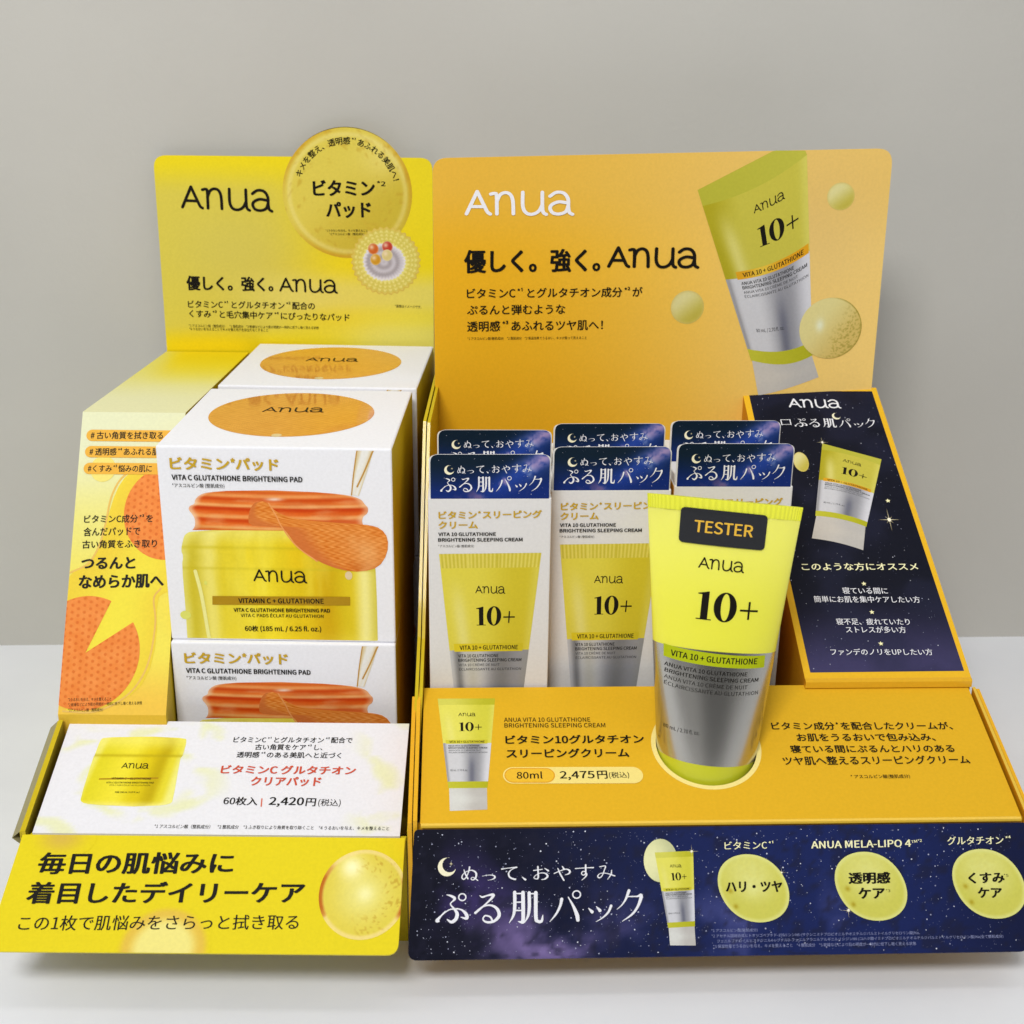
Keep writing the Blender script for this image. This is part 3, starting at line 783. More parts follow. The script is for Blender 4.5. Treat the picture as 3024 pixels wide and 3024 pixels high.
def c_ellipse(kind, r, th, x, y, u, v):
    lx, ly = r * math.cos(th), r * math.sin(th)
    if kind == 'gold_bubble':
        c = mix((222, 204, 84), (206, 184, 60), ss(-.5, .9, lx - ly) )
        c = mix(c, (236, 220, 120), .7 * math.exp(-((lx - .55) ** 2 + (ly - .55) ** 2) * 9))
        c = mix(c, (196, 160, 50), .6 * ss(.66, .74, fbm(u * .5, v * .5, 3)) * ss(.3, .9, r)); c = mix(c, (240, 228, 150), .5 * math.exp(-((r - .9) / .035) ** 2))
        return mix(c, (206, 152, 36), ss(.92, .98, r) * (.32 + .3 * math.sin(3 * th + .6)))
    if kind == 'flap_bubble':
        c = mix((232, 222, 122), (224, 206, 76), ss(.1, .9, r))
        c = mix(c, (252, 248, 190), math.exp(-((lx + .3) ** 2 + (ly - .6) ** 2) * 14)); c = mix(c, (250, 246, 180), .8 * math.exp(-((lx - .05) ** 2 + ly ** 2) * 30))
        c = mix(c, (196, 158, 48), .7 * ss(.66, .72, fbm(u * 1.1, v * 1.1, 2)) * ss(.35, .7, r) * ss(-.4, .3, lx))
        k = ss(.88, .95, r)
        c = mix(c, (246, 222, 150), k * .7)
        return mix(c, (190, 106, 24), k * ss(.15, .8, math.sin(2 * th + 1.1 + 1.5 * fbm(th * 2, 3))))
    if kind == 'soft_bubble':
        return mix((238, 226, 130), (226, 190, 70), ss(.5, .8, r)) if r < .8 else mix((226, 190, 70), (230, 210, 24), ss(.8, 1, r))
    if kind == 'soft_brown':
        return mix((214, 182, 70), (230, 210, 24), ss(0, 1, r))
    if kind in ('ball', 'speckle_ball'):
        c = mix((222, 214, 150), (192, 178, 70), ss(-.7, .9, lx * .6 - ly * .8))
        c = mix(c, (212, 192, 106), ss(.8, 1, r) * .75)
        if kind == 'speckle_ball':
            c = mix((224, 212, 144), (214, 186, 104), ss(-.6, .8, lx * .8 - ly * .6))
            c = mix(c, (168, 150, 66), .8 * ss(.55, .66, fbm(u * 1.6, v * 1.6, 2)) * ss(-.1, .7, lx - .5 * ly))
            c = mix(c, (232, 234, 200), math.exp(-((lx + .35) ** 2 + (ly - .1) ** 2 * .4) * 60)); c = mix(c, (158, 140, 50), ss(.95, 1, r) * ss(-.2, .6, lx))
        return c
    if kind == 'cell':
        ang = 0.5 + 0.5 * math.sin(th * 34)
        inner = math.hypot(lx + .05, (ly + .03) * 1.12)
        if inner < .62:
            c = mix((168, 162, 168), (202, 198, 206), .5 + .5 * math.sin(inner * 26 + 2 * lx))
            return mix(c, (226, 224, 230), ss(.5, .6, inner))
        if inner < .68:
            return (232, 224, 130)
        c = mix((214, 200, 90), (240, 232, 150), ang * (.5 + .5 * math.sin(r * 60)))
        return mix(c, (214, 186, 80), ss(.9, 1, r))
    if kind.startswith('bead'):
        b = {'bead_orange': (206, 100, 40), 'bead_red': (190, 62, 44), 'bead_pale': (216, 200, 130), 'bead_amber': (206, 150, 40)}[kind]
        return mix(mix(b, (244, 224, 196), math.exp(-((lx + .3) ** 2 + (ly - .3) ** 2) * 6) * .8), (232, 220, 190), ss(.75, 1, r) * .6)
    if kind == 'pad_top':
        return weave(u, v, (210, 124, 34), (248, 172, 80))
    if kind == 'pad_weave':
        X, Y = u / 2.3, v / 2.3
        k = (math.cos(6.283 * X) + math.cos(6.283 * (.5 * X + .866 * Y)) + math.cos(6.283 * (-.5 * X + .866 * Y))) / 3
        c = mix((232, 128, 50), (242, 150, 74), fbm(u * .4, v * .4))
        return mix(c, (210, 98, 30), .6 * ss(.15, .75, k))
    if kind == 'blob':
        c = mix((232, 232, 150), (206, 204, 88), ss(-.2, 1.0, r + .4 * (lx - ly)))
        c = mix(c, (214, 206, 96), .5 * fbm(u * .7, v * .7))
        c = mix(c, (172, 150, 34), .9 * math.exp(-((lx + .1) ** 2 + (ly + .8) ** 2) * 220)); c = mix(c, (178, 156, 40), .9 * math.exp(-((lx + .45) ** 2 + (ly + .52) ** 2) * 220))
        return mix(c, (226, 226, 140), ss(.86, .98, r) * .8)
    if kind == 'moon_disc':
        return mix((240, 238, 180), (198, 200, 150), ss(-.3, 1.0, r * .6 + .6 * lx))
    return COL.get(kind, (128, 128, 128))
def c_poly(kind, s, t, u, v):
    if kind == 'jar_yellow':
        c = stops(JAR, s)
        c = mix(c, (252, 244, 150), .55 * ss(.14, .02, t)); c = mix(c, (204, 186, 30), .5 * math.exp(-((t - .145) / .012) ** 2)); c = mix(c, (196, 178, 26), .35 * math.exp(-((t - .30) / .01) ** 2))
        c = mix(c, (250, 240, 120), .3 * ss(.45, .8, fbm(u * .14, v * .04 + 3))); c = mix(c, (214, 190, 24), .3 * ss(.45, .8, fbm(u * .14 + 9, v * .05)))
        return mix(c, (248, 240, 140), .5 * ss(.7, 1, t) * ss(.5, .9, s))
    if kind == 'lid_orange':
        c = stops(LID, t + .05 * (2 * s - 1) ** 2)
        c = mix(c, (250, 214, 176), .8 * ss(.045, .0, s) + .7 * ss(.95, 1, s))
        c = mix(c, (255, 244, 228), math.exp(-((s - .47) / .05) ** 2 - ((t - .22) / .035) ** 2)); c = mix(c, (248, 196, 146), .35 * ss(.45, .8, fbm(u * .1, v * .5)))
        return mix(c, (196, 76, 22), .3 * ss(.45, .8, fbm(u * .08 + 5, v * .4)))
    if kind == 'pad_orange':
        c = weave(u, v * 1.1, (214, 106, 22), (250, 172, 90))
        c = mix(c, (214, 116, 56), .85 * ss(.32, .08, s)); c = mix(c, (196, 96, 30), .5 * ss(.25, 0, 1 - t) * ss(.2, .6, s))
        return mix(c, (246, 186, 124), .5 * math.exp(-((s - .55 - .3 * t) / .2) ** 2) * ss(.3, .7, t))
    if kind == 'stream':
        return mix((240, 238, 230), (222, 200, 150), ss(.3, 1, abs(2 * s - 1)) * .8 + .2 * math.sin(s * 9 + t * 4))
    if kind == 'liquid':
        return mix((240, 224, 66), (236, 206, 58), .5 + .5 * math.sin(s * 5 + t * 3))
    if kind == 'ledge_jar':
        c = stops([(0, (238, 232, 110)), (.08, (226, 214, 40)), (.4, (240, 226, 56)), (.62, (222, 200, 22)), (.78, (196, 172, 12)), (.9, (228, 214, 50)), (1, (240, 236, 130))], s + .12 * (t - .5))
        c = mix(c, (246, 240, 130), .55 * ss(.26, .04, t)); c = mix(c, (180, 160, 16), .6 * math.exp(-((t - .285) / .02) ** 2))
        return mix(c, (248, 240, 150), .6 * ss(.9, 1, t))
    return COL.get(kind, (128, 128, 128))
def c_tube(style, zone, s, t):
    if zone == 'crimp':
        if style == 0:
            return (206, 190, 62) if int(s * 52) % 2 else (226, 212, 96)
        return mix((214, 210, 90), (190, 186, 44), ss(.2, .9, s)) if style == 1 else mix((184, 180, 58), (192, 188, 70), s)
    if zone == 'yellow':
        c = {0: (226, 212, 74), 1: (228, 222, 96), 2: (200, 190, 72)}[style]
        d = {0: (206, 186, 36), 1: (206, 200, 56), 2: (176, 164, 34)}[style]
        c = mix(c, d, ss(.35, .8, s) * .7 if style != 2 else ss(.35, .05, s))
        c = mix(c, (240, 234, 166), (.55 if style != 1 else .3) * math.exp(-((s - .12 - .14 * (t if style < 2 else t * 1.2)) ** 2) * 160) * ss(.08, .35, t))
        return mix(c, (232, 226, 130), .4 * ss(.88, 1, s))
    if zone == 'silver':
        c = mix((206, 206, 210), (150, 150, 156), ss(.3, .62, s))
        c = mix(c, (212, 212, 218), ss(.7, .98, s)) if style else mix(c, (128, 128, 130), math.exp(-((s - .68) ** 2) * 60))
        if style == 0:
            c = mix(c, (104, 104, 106), .8 * math.exp(-((s - .1) ** 2) * 300)); c = mix(c, (196, 194, 186), math.exp(-((s - .28) ** 2) * 90))
            c = mix(c, (150, 150, 150), ss(.85, 1, s))
        else:
            c = mix(c, (98, 100, 116), .75 * math.exp(-((s - .60) ** 2) * 190) * ss(.6, .8, t)); c = mix(c, (110, 108, 110), .6 * math.exp(-((s - .02) ** 2) * 900))
        return c
    if zone == 'green':
        return mix((196, 194, 58), (178, 176, 34), s)
    return mix((204, 198, 188) if style == 2 else (216, 216, 210), (190, 186, 180), ss(.2, .8, s) + .2 * math.sin(t * 9))

# ------------------------------------------------------------------ printing artwork on a panel
class Panel:
    def __init__(s, name):
        f = FRAMES[name]
        s.name = name
        s.o, s.u, s.v, s.n = (np.array(f[k]) for k in 'ouvn')
        s.uv = f['uv']
        s.layer = 0
    def w(s, u, v, h=0.0):
        return tuple(s.o + s.u * u + s.v * v + s.n * h)
def place(e_xy, x0, y0, x1, y1, h):
    d = np.array([x1 - x0, y1 - y0]); L = np.linalg.norm(d); d = d / L; n = np.array([-d[1], d[0]])
    return [(x0 + d[0] * x * L + n[0] * y * h, y0 + d[1] * x * L + n[1] * y * h, k) for x, y, k in e_xy]
def star_pts(x, y, r, n, inner):
    return [(x + (r if k % 2 == 0 else r * inner) * math.sin(k * math.pi / n), y + (r if k % 2 == 0 else r * inner) * math.cos(k * math.pi / n)) for k in range(2 * n)]
def scan_rows(pts, du, dv):
    """row by row filling of an outline: returns rows of (xmin, xmax, y)"""
    ys = [p[1] for p in pts]; lo, hi = min(ys), max(ys)
    n = max(2, int((hi - lo) / dv))
    rows = []
    for i in range(n + 1):
        y = lo + (hi - lo) * (i + (1e-3 if i == 0 else -1e-3 if i == n else 0)) / n
        xs = []
        for k in range(len(pts)):
            (a, b), (c, d) = pts[k], pts[(k + 1) % len(pts)]
            if (b - y) * (d - y) <= 0 and b != d:
                xs.append(a + (c - a) * (y - b) / (d - b))
        if xs:
            rows.append((min(xs), max(xs), y))
    return rows
def grid_faces(nr, nc):
    return [(r * nc + c, r * nc + c + 1, (r + 1) * nc + c + 1, (r + 1) * nc + c) for r in range(nr - 1) for c in range(nc - 1)]
ONE_EACH = {'soft_bubble_picture', 'ball_picture', 'star_picture', 'footnote', 'blob_picture', 'swirl_picture', 'pad_picture', 'tag_picture', 'ingredient_text', 'headline', 'script_text', 'blob_text', 'moon_picture'}
def print_art(panel, parent, clip=None, mats=None, keep=None):
    """all artwork of a panel; every named piece becomes one child mesh of the panel's part"""
    made = {}
    top = 0.05 + 0.016 * (2 + sum(6 if e[0] == 'tube' else 1 for es in ART[panel.name].values() for e in es if e[0] not in ('text', 'logo', 'ten', 'mincho', 'arc')))
    groups = []
    for part, entries in ART[panel.name].items():
        groups += [(part, [e]) for e in entries] if part in ONE_EACH else [(part, entries)]
    for part, entries in groups:
        m = Mesh()
        for e in entries:
            if e[0] in ('text', 'logo', 'ten', 'mincho', 'arc'):
                H = top
            else:
                panel.layer += 1
                H = 0.05 + 0.016 * panel.layer
            def put(pts, faces, cols, dh=0.0):
                out = []
                for q in pts:
                    u, v = q[0], q[1]
                    if clip:
                        u = min(max(u, clip[0]), clip[1]); v = min(max(v, clip[2]), clip[3])
                    out.append(panel.w(u, v, H + dh + (0.008 * q[2] if len(q) > 2 else 0)))
                m.add(out, faces, cols)
            k = e[0]
            if k in ('text', 'logo', 'ten', 'mincho'):
                V, F = fitted(k, e[1], e[8])
                put(place(V, *e[2:7]), F, COL[e[7]])
            elif k == 'arc':
                _, s, cx, cy, r, a0, a1, hh, col, bold = e
                V, F = fitted('text', s, bold)
                q = []
                for x, y, kk in V:
                    a = math.radians(a0 + (a1 - a0) * x); rr = r + (y - .35) * hh
                    q.append((cx + rr * math.cos(a), cy + rr * math.sin(a), kk))
                put(q, F, COL[col])
            elif k == 'ellipse':
                _, kind, cx, cy, rx, ry, ang = e
                if kind.startswith('sparkle') or kind == 'star5':
                    if kind == 'star5':
                        p = star_pts(cx, cy, rx, 5, .45); put(p + [(cx, cy)], [(i, (i + 1) % 10, 10) for i in range(10)], (250, 244, 190))
                    else:
                        n = 4 if kind == 'sparkle4' else 8
                        p = [(cx + (rx if kk % 4 == 0 else rx * .45 if kk % 2 == 0 else rx * .07) * math.sin(kk * math.pi / 8), cy + (ry if kk % 4 == 0 else ry * .45 if kk % 2 == 0 else ry * .07) * math.cos(kk * math.pi / 8)) for kk in range(16)] if n == 8 else star_pts(cx, cy, rx, 4, .22)
                        N = len(p)
                        put(p + [(cx, cy)], [(i, (i + 1) % N, N) for i in range(N)], [(206, 190, 140)] * N + [(255, 250, 220)])
                        if n == 8:
                            H += .01
                            put([(cx + rx * .16 * math.cos(a), cy + ry * .16 * math.sin(a)) for a in np.linspace(0, 6.28, 12)] + [(cx, cy)], [(i, i + 1, 12) for i in range(11)], (255, 250, 224))
                    continue
                fine = rx > 12 or kind in ('cell', 'blob', 'speckle_ball')
                nr, ns = (62, 280) if kind.startswith('pad') else (34, 120) if fine else (7, 32)
                ca, sa = math.cos(math.radians(ang)), math.sin(math.radians(ang))
                pts, cols = [], []
                for i in range(nr + 1):
                    r = i / nr
                    for j in range(ns + 1):
                        a = 2 * math.pi * j / ns
                        rr = r * (1 + .035 * math.sin(a * 34) if kind == 'cell' else 1)
                        x, y = rx * rr * math.cos(a), ry * rr * math.sin(a)
                        if kind == 'blob':
                            x *= 1 + .04 * math.sin(2 * a + 1)
                        pts.append((cx + x * ca - y * sa, cy + x * sa + y * ca)); cols.append(c_ellipse(kind, r, a, x, y, pts[-1][0], pts[-1][1]))
                put(pts, grid_faces(nr + 1, ns + 1), cols)
            elif k == 'pac':
                _, kind, cx, cy, rx, ry, a0, a1 = e
                pts, cols = [], []
                nr, ns = 60, 240
                for i in range(nr + 1):
                    for j in range(ns + 1):
                        a = math.radians(a1 + (360 - a1 + a0) * j / ns); r = i / nr
                        pts.append((cx + rx * r * math.cos(a), cy + ry * r * math.sin(a))); cols.append(c_ellipse(kind, r, a, 0, 0, pts[-1][0], pts[-1][1]))
                put(pts, grid_faces(nr + 1, ns + 1), cols)
            elif k == 'poly':
                _, kind, pts = e
                sm = pts if len(pts) < 7 else chaikin(pts, 1)
                ext = max(p[0] for p in pts) - min(p[0] for p in pts)
                rows = scan_rows(sm, 1, .45)
                nc = max(2, int(ext / .5)) if kind not in COL else 2
                P, C = [], []
                for i, (a, b, y) in enumerate(rows):
                    for j in range(nc):
                        x = a + (b - a) * j / (nc - 1)
                        P.append((x, y)); C.append(c_poly(kind, j / (nc - 1), 1 - i / max(1, len(rows) - 1), x, y))
                put(P, grid_faces(len(rows), nc), C)
            elif k == 'quad':
                put(e[2], [(0, 1, 2, 3)], COL[e[1]])
            elif k == 'stroke':
                pts = [(q[0], q[1], e[3]) for q in e[2]]
                if e[1] == 'swirl' and len(pts) >= 2:
                    n = len(pts) - 1
                    pts = [(q[0], q[1], e[3] * (.25 + .75 * math.sin(math.pi * (i + .15) / (n + .3)))) for i, q in enumerate(pts)]
                v, f = ribbon(smooth_path(pts, 6))
                put(v, f, COL[e[1]])
            elif k == 'pill':
                _, kind, x0, y0, x1, y1, hh = e
                v, f = ribbon([(x0, y0, hh), (x1, y1, hh)], False)
                put(v, f, COL[kind])
                for x, y in ((x0, y0), (x1, y1)):
                    H += .006
                    put([(x + hh / 2 * math.cos(a), y + hh / 2 * math.sin(a)) for a in np.linspace(0, 2 * math.pi, 28, endpoint=False)], [tuple(range(28))], COL[kind])
            elif k == 'moon':
                _, kind, cx, cy, r = e
                p = [(cx + r * math.cos(a), cy + r * math.sin(a)) for a in np.linspace(math.radians(72), math.radians(348), 30)]
                q = [(cx + r * .30 + r * .80 * math.cos(a), cy + r * .22 + r * .80 * math.sin(a)) for a in np.linspace(math.radians(88), math.radians(322), 30)]
                q[0], q[-1] = p[0], p[-1]
                put(p + q, [(i, i + 1, 31 + i, 30 + i) for i in range(29)], COL[kind])
            elif k == 'tube':
                picture_tube(put, e[1], e[2], e[3], panel)
                panel.layer += 5
            elif k == 'inset':
                inset_night(m, panel, e[2], H)
            elif k == 'ring':
                pass
        if m.v:
            made[part] = m.build(part, parent, ((mats or {}).get(part),))
    return made
def picture_tube(put, q, cap, opt, panel):
    TL, TR, BR, BL = (np.array(p) for p in q)
    cv, style = opt.get('curve', 0), opt.get('style', 1)
    def M(s, t):
        t2 = t + cv * (1 - (2 * s - 1) ** 2) * (1 if t > .05 else t / .05)
        a = TL + (TR - TL) * s; b = BL + (BR - BL) * s
        return tuple(a + (b - a) * t2)
    zones = [('crimp', 0, .075 if style != 2 else .09), ('yellow', .075 if style != 2 else .09, .515), ('silver', .515, .93), ('green', .93, 1.0)]
    if cap:
        CR, CL = np.array(cap[0]), np.array(cap[1])
        P, C = [], []
        for i in range(9):
            for j in range(17):
                s, t = .02 + .96 * j / 16, i / 8
                a = np.array(M(s, .985)); b = CL + (CR - CL) * s; bb = b + (b - a) * (cv * 2.2) * (1 - (2 * s - 1) ** 2)
                P.append((*(a + (bb - a) * t), -1.5)); C.append(c_tube(style, 'cap', s, t))
        put(P, grid_faces(9, 17), C)
    for zn, (zone, t0, t1) in enumerate(zones):
        nr, nc = (2 if zone in ('crimp', 'green') else 16), (105 if style == 0 and zone == 'crimp' else 33)
        P, C = [], []
        for i in range(nr):
            t = t0 + (t1 - t0) * i / (nr - 1)
            for j in range(nc):
                s = j / (nc - 1)
                P.append(M(s, t)); C.append(c_tube(style, zone, s, t))
        put(P, grid_faces(nr, nc), C)
    dx = .10 if style == 2 and cv > 0 else .03 if style == 2 else 0
    def lettering(kind, s, bold, s0, s1, t0, t1, col, dh):
        V, F = fitted(kind, s, bold)
        put([(*M(s0 + (s1 - s0) * x, t1 + (t0 - t1) * y), k) for x, y, k in V], F, col, dh)
    ink = COL['ink']
    band = {0: (226, 204, 40), 1: (214, 206, 60), 2: (222, 160, 30)}[style]
    b0, b1 = .06 + dx * .7, min(1.0, .92 + dx * .7)
    P, C = [], []
    for j in range(17):
        s = b0 + (b1 - b0) * j / 16
        for t in (.478, .522):
            P.append(M(s, t)); C.append(mix(band, (232, 214, 90), .6 * math.exp(-((j / 16 - .35) ** 2) * 30)) if style == 2 else mix(band, (190, 176, 40), .5 * ss(.2, 1, j / 16)))
    put(P, [(2 * j, 2 * j + 1, 2 * j + 3, 2 * j + 2) for j in range(16)], C, .015)
    lettering('logo', '', 0, .345 + dx, .665 + dx, .168, .212, ink, .04)
    lettering('ten', '', 0, .35 + dx, .79 + dx, .278, .382, ink, .04)
    lettering('text', 'VITA 10 + GLUTATHIONE', .6, .13 + dx * .7, .86 + dx * .7, .488, .512, ink, .045)
    lines = TUBE_LINES2 if style else TUBE_LINES
    for i, (s, w) in enumerate(zip(lines, (.62 if not style else .76, .92, .64 if not style else .80, .93))):
        lettering('text', s, .5 if i < 2 else .1, .10 + dx * .6, w + dx * .45, .536 + .024 * i, .554 + .024 * i, ink if i < 2 else (60, 60, 62), .05)
    lettering('text', '80 mL / 2.70 fl. oz.', .2, .10 + dx, .50 + dx, .80, .825, (44, 44, 48), .05)
def night(u, v, kind):
    n = fbm(u * .055 + 3, v * .055 + 7, 5)
    if kind == 'flap':
        c = mix((16, 17, 32), (27, 38, 88), ss(10, 120, u + 18 * (n - .5)) * (1 - .45 * ss(165, 212, u)))
        c = mix(c, (136, 116, 172), 1.0 * ss(.42, .68, n) * math.exp(-((u - 46) ** 2 / 700 + (v - 6) ** 2 / 120)))
        c = mix(c, (70, 56, 116), .75 * ss(.45, .7, n) * math.exp(-((u - 18) ** 2 / 300 + (v - 22) ** 2 / 150)))
        c = mix(c, (92, 94, 154), .8 * ss(.40, .7, n) * math.exp(-((u - 125) ** 2 / 1200 + (v - 10) ** 2 / 160)))
        return mix(c, (30, 30, 48), .5 * ss(.5, .3, fbm(u * .4, v * .4)))
    if kind == 'riser':
        c = mix((64, 60, 98), (17, 19, 33), ss(0, 45, v))
        return mix(c, (36, 38, 62), .5 * ss(.45, .7, n))
    c = mix((16, 42, 114), (10, 30, 46), ss(1, 15, v + 6 * (n - .5) - .1 * (u - 20)))
    d = (v - 2 - (u - 19) * .6) / 3.2
    k = fbm(u * .34, v * .34, 5)
    c = mix(c, (44, 78, 184), .75 * math.exp(-d * d * .4) * ss(12, 34, u))
    c = mix(c, (168, 146, 190), .95 * math.exp(-d * d * 1.3) * ss(.42, .66, k) * ss(8, 24, u))
    c = mix(c, (206, 216, 240), .9 * math.exp(-((u - 33.5) ** 2 / 9 + (v - 10) ** 2 / 4)) * ss(.32, .55, k))
    return mix(c, (110, 80, 120), .5 * ss(.5, .7, k) * math.exp(-((u - 20) ** 2 / 160 + (v - 1) ** 2 / 6)))
def scatter_stars(m, panel, n, u0, u1, v0, v1, seed, inside=None, rmax=.34, h=.05):
    R = random.Random(seed)
    for i in range(n):
        u, v = R.uniform(u0, u1), R.uniform(v0, v1)
        if inside and not inside(u, v):
            continue
        r = rmax * (.28 + .72 * R.random() ** 5)
        b = R.uniform(.35, 1)
        c = mix((70, 76, 120), (235, 238, 250), b if r > .4 * rmax else b * .7)
        ph = R.random() * 3
        m.add([panel.w(u + r * math.cos(a + ph), v + r * math.sin(a + ph), h) for a in (0, 1.05, 2.1, 3.14, 4.2, 5.24)], [(0, 1, 2, 3, 4, 5)], c)
def inset_night(m, panel, q, h):
    BL, BR, TR, TL = (np.array(p) for p in q)
    nr, nc = 70, 34
    P, C = [], []
    for i in range(nr):
        for j in range(nc):
            a = BL + (BR - BL) * j / (nc - 1); b = TL + (TR - TL) * j / (nc - 1)
            p = a + (b - a) * i / (nr - 1)
            P.append(panel.w(*p, h)); C.append(night(p[0], p[1], 'riser'))
    m.add(P, grid_faces(nr, nc), C)
    lo, hi = np.minimum(BL, TL), np.maximum(BR, TR)
    scatter_stars(m, panel, 420, lo[0] + 2, hi[0] - 5, BL[1] + 1, TL[1] - 1, 4, None, .22, h + .01)

# ------------------------------------------------------------------ flat card parts
def rounded_outline(pts, radii, n=7):
    out = []
    N = len(pts)
    for i in range(N):
        p = np.array(pts[i]); a = np.array(pts[i - 1]); b = np.array(pts[(i + 1) % N]); r = radii[i]
        if r <= 0:
            out.append(tuple(p)); continue
        da = (a - p) / np.linalg.norm(a - p); db = (b - p) / np.linalg.norm(b - p)
        p0, p1 = p + da * r, p + db * r
        for k in range(n + 1):
            t = k / n
            out.append(tuple((1 - t) ** 2 * p0 + 2 * t * (1 - t) * p + t * t * p1))
    return out
def card(m, panel, outline, thick, edge, back, colour, du=2.0, dv=2.0):
    """a card of real thickness; its printed face is a fine sheet so that the print can change colour across it"""
    n = len(outline)
    f = [panel.w(u, v, 0) for u, v in outline]; b = [panel.w(u, v, -thick) for u, v in outline]
    m.add(b, [tuple(range(n))[::-1]], back)
    for i in range(n):
        j = (i + 1) % n
        m.add([f[i], f[j], b[j], b[i]], [(0, 3, 2, 1)], edge)
    rows = scan_rows(outline, du, dv)
    # add rows where the outline has its corners so that round corners stay round
    ys = sorted(set([round(p[1], 4) for p in outline]))
    nc = max(2, int((max(p[0] for p in outline) - min(p[0] for p in outline)) / du))
    allr = []
    lo, hi = ys[0], ys[-1]
    grid = sorted(set([lo + (hi - lo) * i / max(1, int((hi - lo) / dv)) for i in range(int((hi - lo) / dv) + 1)] + ys))
    for y in grid:
        yy = min(max(y, lo + 1e-4), hi - 1e-4)
        xs = []
        for k in range(n):
            (a, c), (d, e) = outline[k], outline[(k + 1) % n]
            if (c - yy) * (e - yy) <= 0 and c != e:
                xs.append(a + (d - a) * (yy - c) / (e - c))
        if xs:
            allr.append((min(xs), max(xs), yy))
    P, C = [], []
    for a, b_, y in allr:
        for j in range(nc):
            x = a + (b_ - a) * j / (nc - 1)
            P.append(panel.w(x, y, 0.0)); C.append(colour(x, y))
    m.add(P, grid_faces(len(allr), nc), C)

TABLE_Z = -12.0
# ------------------------------------------------------------------ counter and wall
def structure(name, m, mat):
    o = m.build(name, None, (mat,)); o['kind'] = 'structure'; return o
m = Mesh()
def wall_y(x): return 633 + x * .0475
m.add([(-900, -250, TABLE_Z), (900, -250, TABLE_Z), (900, wall_y(900), TABLE_Z), (-900, wall_y(-900), TABLE_Z)], [(0, 1, 2, 3)], (228, 229, 232))
m.add([(-900, -250, TABLE_Z - 30), (900, -250, TABLE_Z - 30), (900, -250, TABLE_Z), (-900, -250, TABLE_Z)], [(0, 1, 2, 3)], (228, 229, 232))
structure('counter_top', m, COUNTER)
m = Mesh()
m.add([(-1500, wall_y(-1500), -700), (1500, wall_y(1500), -700), (1500, wall_y(1500), 1500), (-1500, wall_y(-1500), 1500)], [(0, 1, 2, 3)], (200, 196, 188))
structure('wall', m, WALL)

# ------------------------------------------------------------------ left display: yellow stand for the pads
LEFT = (-164.96, 379.59, 0.0); LYAW = 0.24
left = thing('display_stand', 'lemon yellow card display stand with white price panel holding pad boxes', 'display stand', LEFT, LYAW)
gold, gold_d = (206, 182, 24), (190, 166, 16)
P = Panel('l_card')
def c_lcard(u, v):
    c = mix((238, 216, 28), (218, 202, 78), ss(95, 45, u) * ss(92, 74, v) )
    c = mix(c, (212, 198, 92), .75 * math.exp(-((u - 34) ** 2 / 900 + (v - 48) ** 2 / 500)))
    c = mix(c, (226, 214, 116), .8 * ss(14, 26, v) * ss(44, 30, v) * ss(20, 70, u))
    c = mix(c, (236, 216, 40), .7 * ss(70, 120, u) * ss(30, 70, v))
    c = mix(c, (228, 218, 120), .8 * ss(60, 110, u) * ss(26, 8, v))
    return mix(c, (238, 210, 20), ss(14, 3, v) * ss(100, 50, u))
m = Mesh()
Wc = P.uv[1][0]; Hc = P.uv[1][1]
card(m, P, rounded_outline([(0, -162), (Wc, -162), (Wc, Hc), (0, Hc)], [0, 0, 6, 6]), 1.4, (228, 206, 60), (222, 220, 212), c_lcard)
lcard = m.build('back_card', left, (CARD,))
print_art(P, lcard, mats={'bubble_picture': GLOSS})
# the round top of the card that stands above its edge
m = Mesh(); cx, cy, r = 90.29, 75.95, 30.3
pts = [(cx + r * math.cos(a), cy + r * math.sin(a)) for a in np.linspace(0, math.pi, 40)]
n = len(pts)
f = [P.w(u, v, .0) for u, v in pts]; b = [P.w(u, v, -1.4) for u, v in pts]
m.add(f + b, [(i, i + 1, n + i + 1, n + i) for i in range(n - 1)] + [tuple(range(2 * n - 1, n - 1, -1))], (222, 196, 80))
m.build('round_top', lcard, (CARD,))

P = Panel('l_ledge')
def c_lledge(u, v):
    du, dv = (u - 32) / 44.0, (v - 22) / 21.0
    a = fbm(u * .05 + 4, v * .05 + 2, 3)
    ring = math.sin(9.0 * math.hypot(du, dv) + 7 * a)
    k = ss(.1, 1.0, ring) * ss(.25, .6, math.hypot(du, dv)) * max(ss(72, 50, u), ss(104, 120, u))
    return mix((234, 234, 239), (230, 233, 176), .75 * k * ss(.35, .6, fbm(u * .11, v * .16 + 5, 3)))
m = Mesh()
U, V = P.uv[1]
card(m, P, [(0, 0), (U, 0), (U, V), (0, V)], 1.0, (235, 235, 236), (200, 190, 90), c_lledge, 1.2, 1.2)
ledge = m.build('price_panel', left, (CARD,))
print_art(P, ledge)
P = Panel('l_flap')
m = Mesh()
card(m, P, rounded_outline([(0, 0), (P.uv[2][0], 0), (P.uv[1][0], P.uv[1][1]), (P.uv[0][0], P.uv[0][1])], [3, 4, 0, 0]), .9, (236, 220, 70), (206, 204, 196), lambda u, v: (230, 210, 24))
flap = m.build('front_flap', left, (CARD,))
print_art(P, flap, clip=(0, P.uv[2][0], 0, P.uv[1][1]))
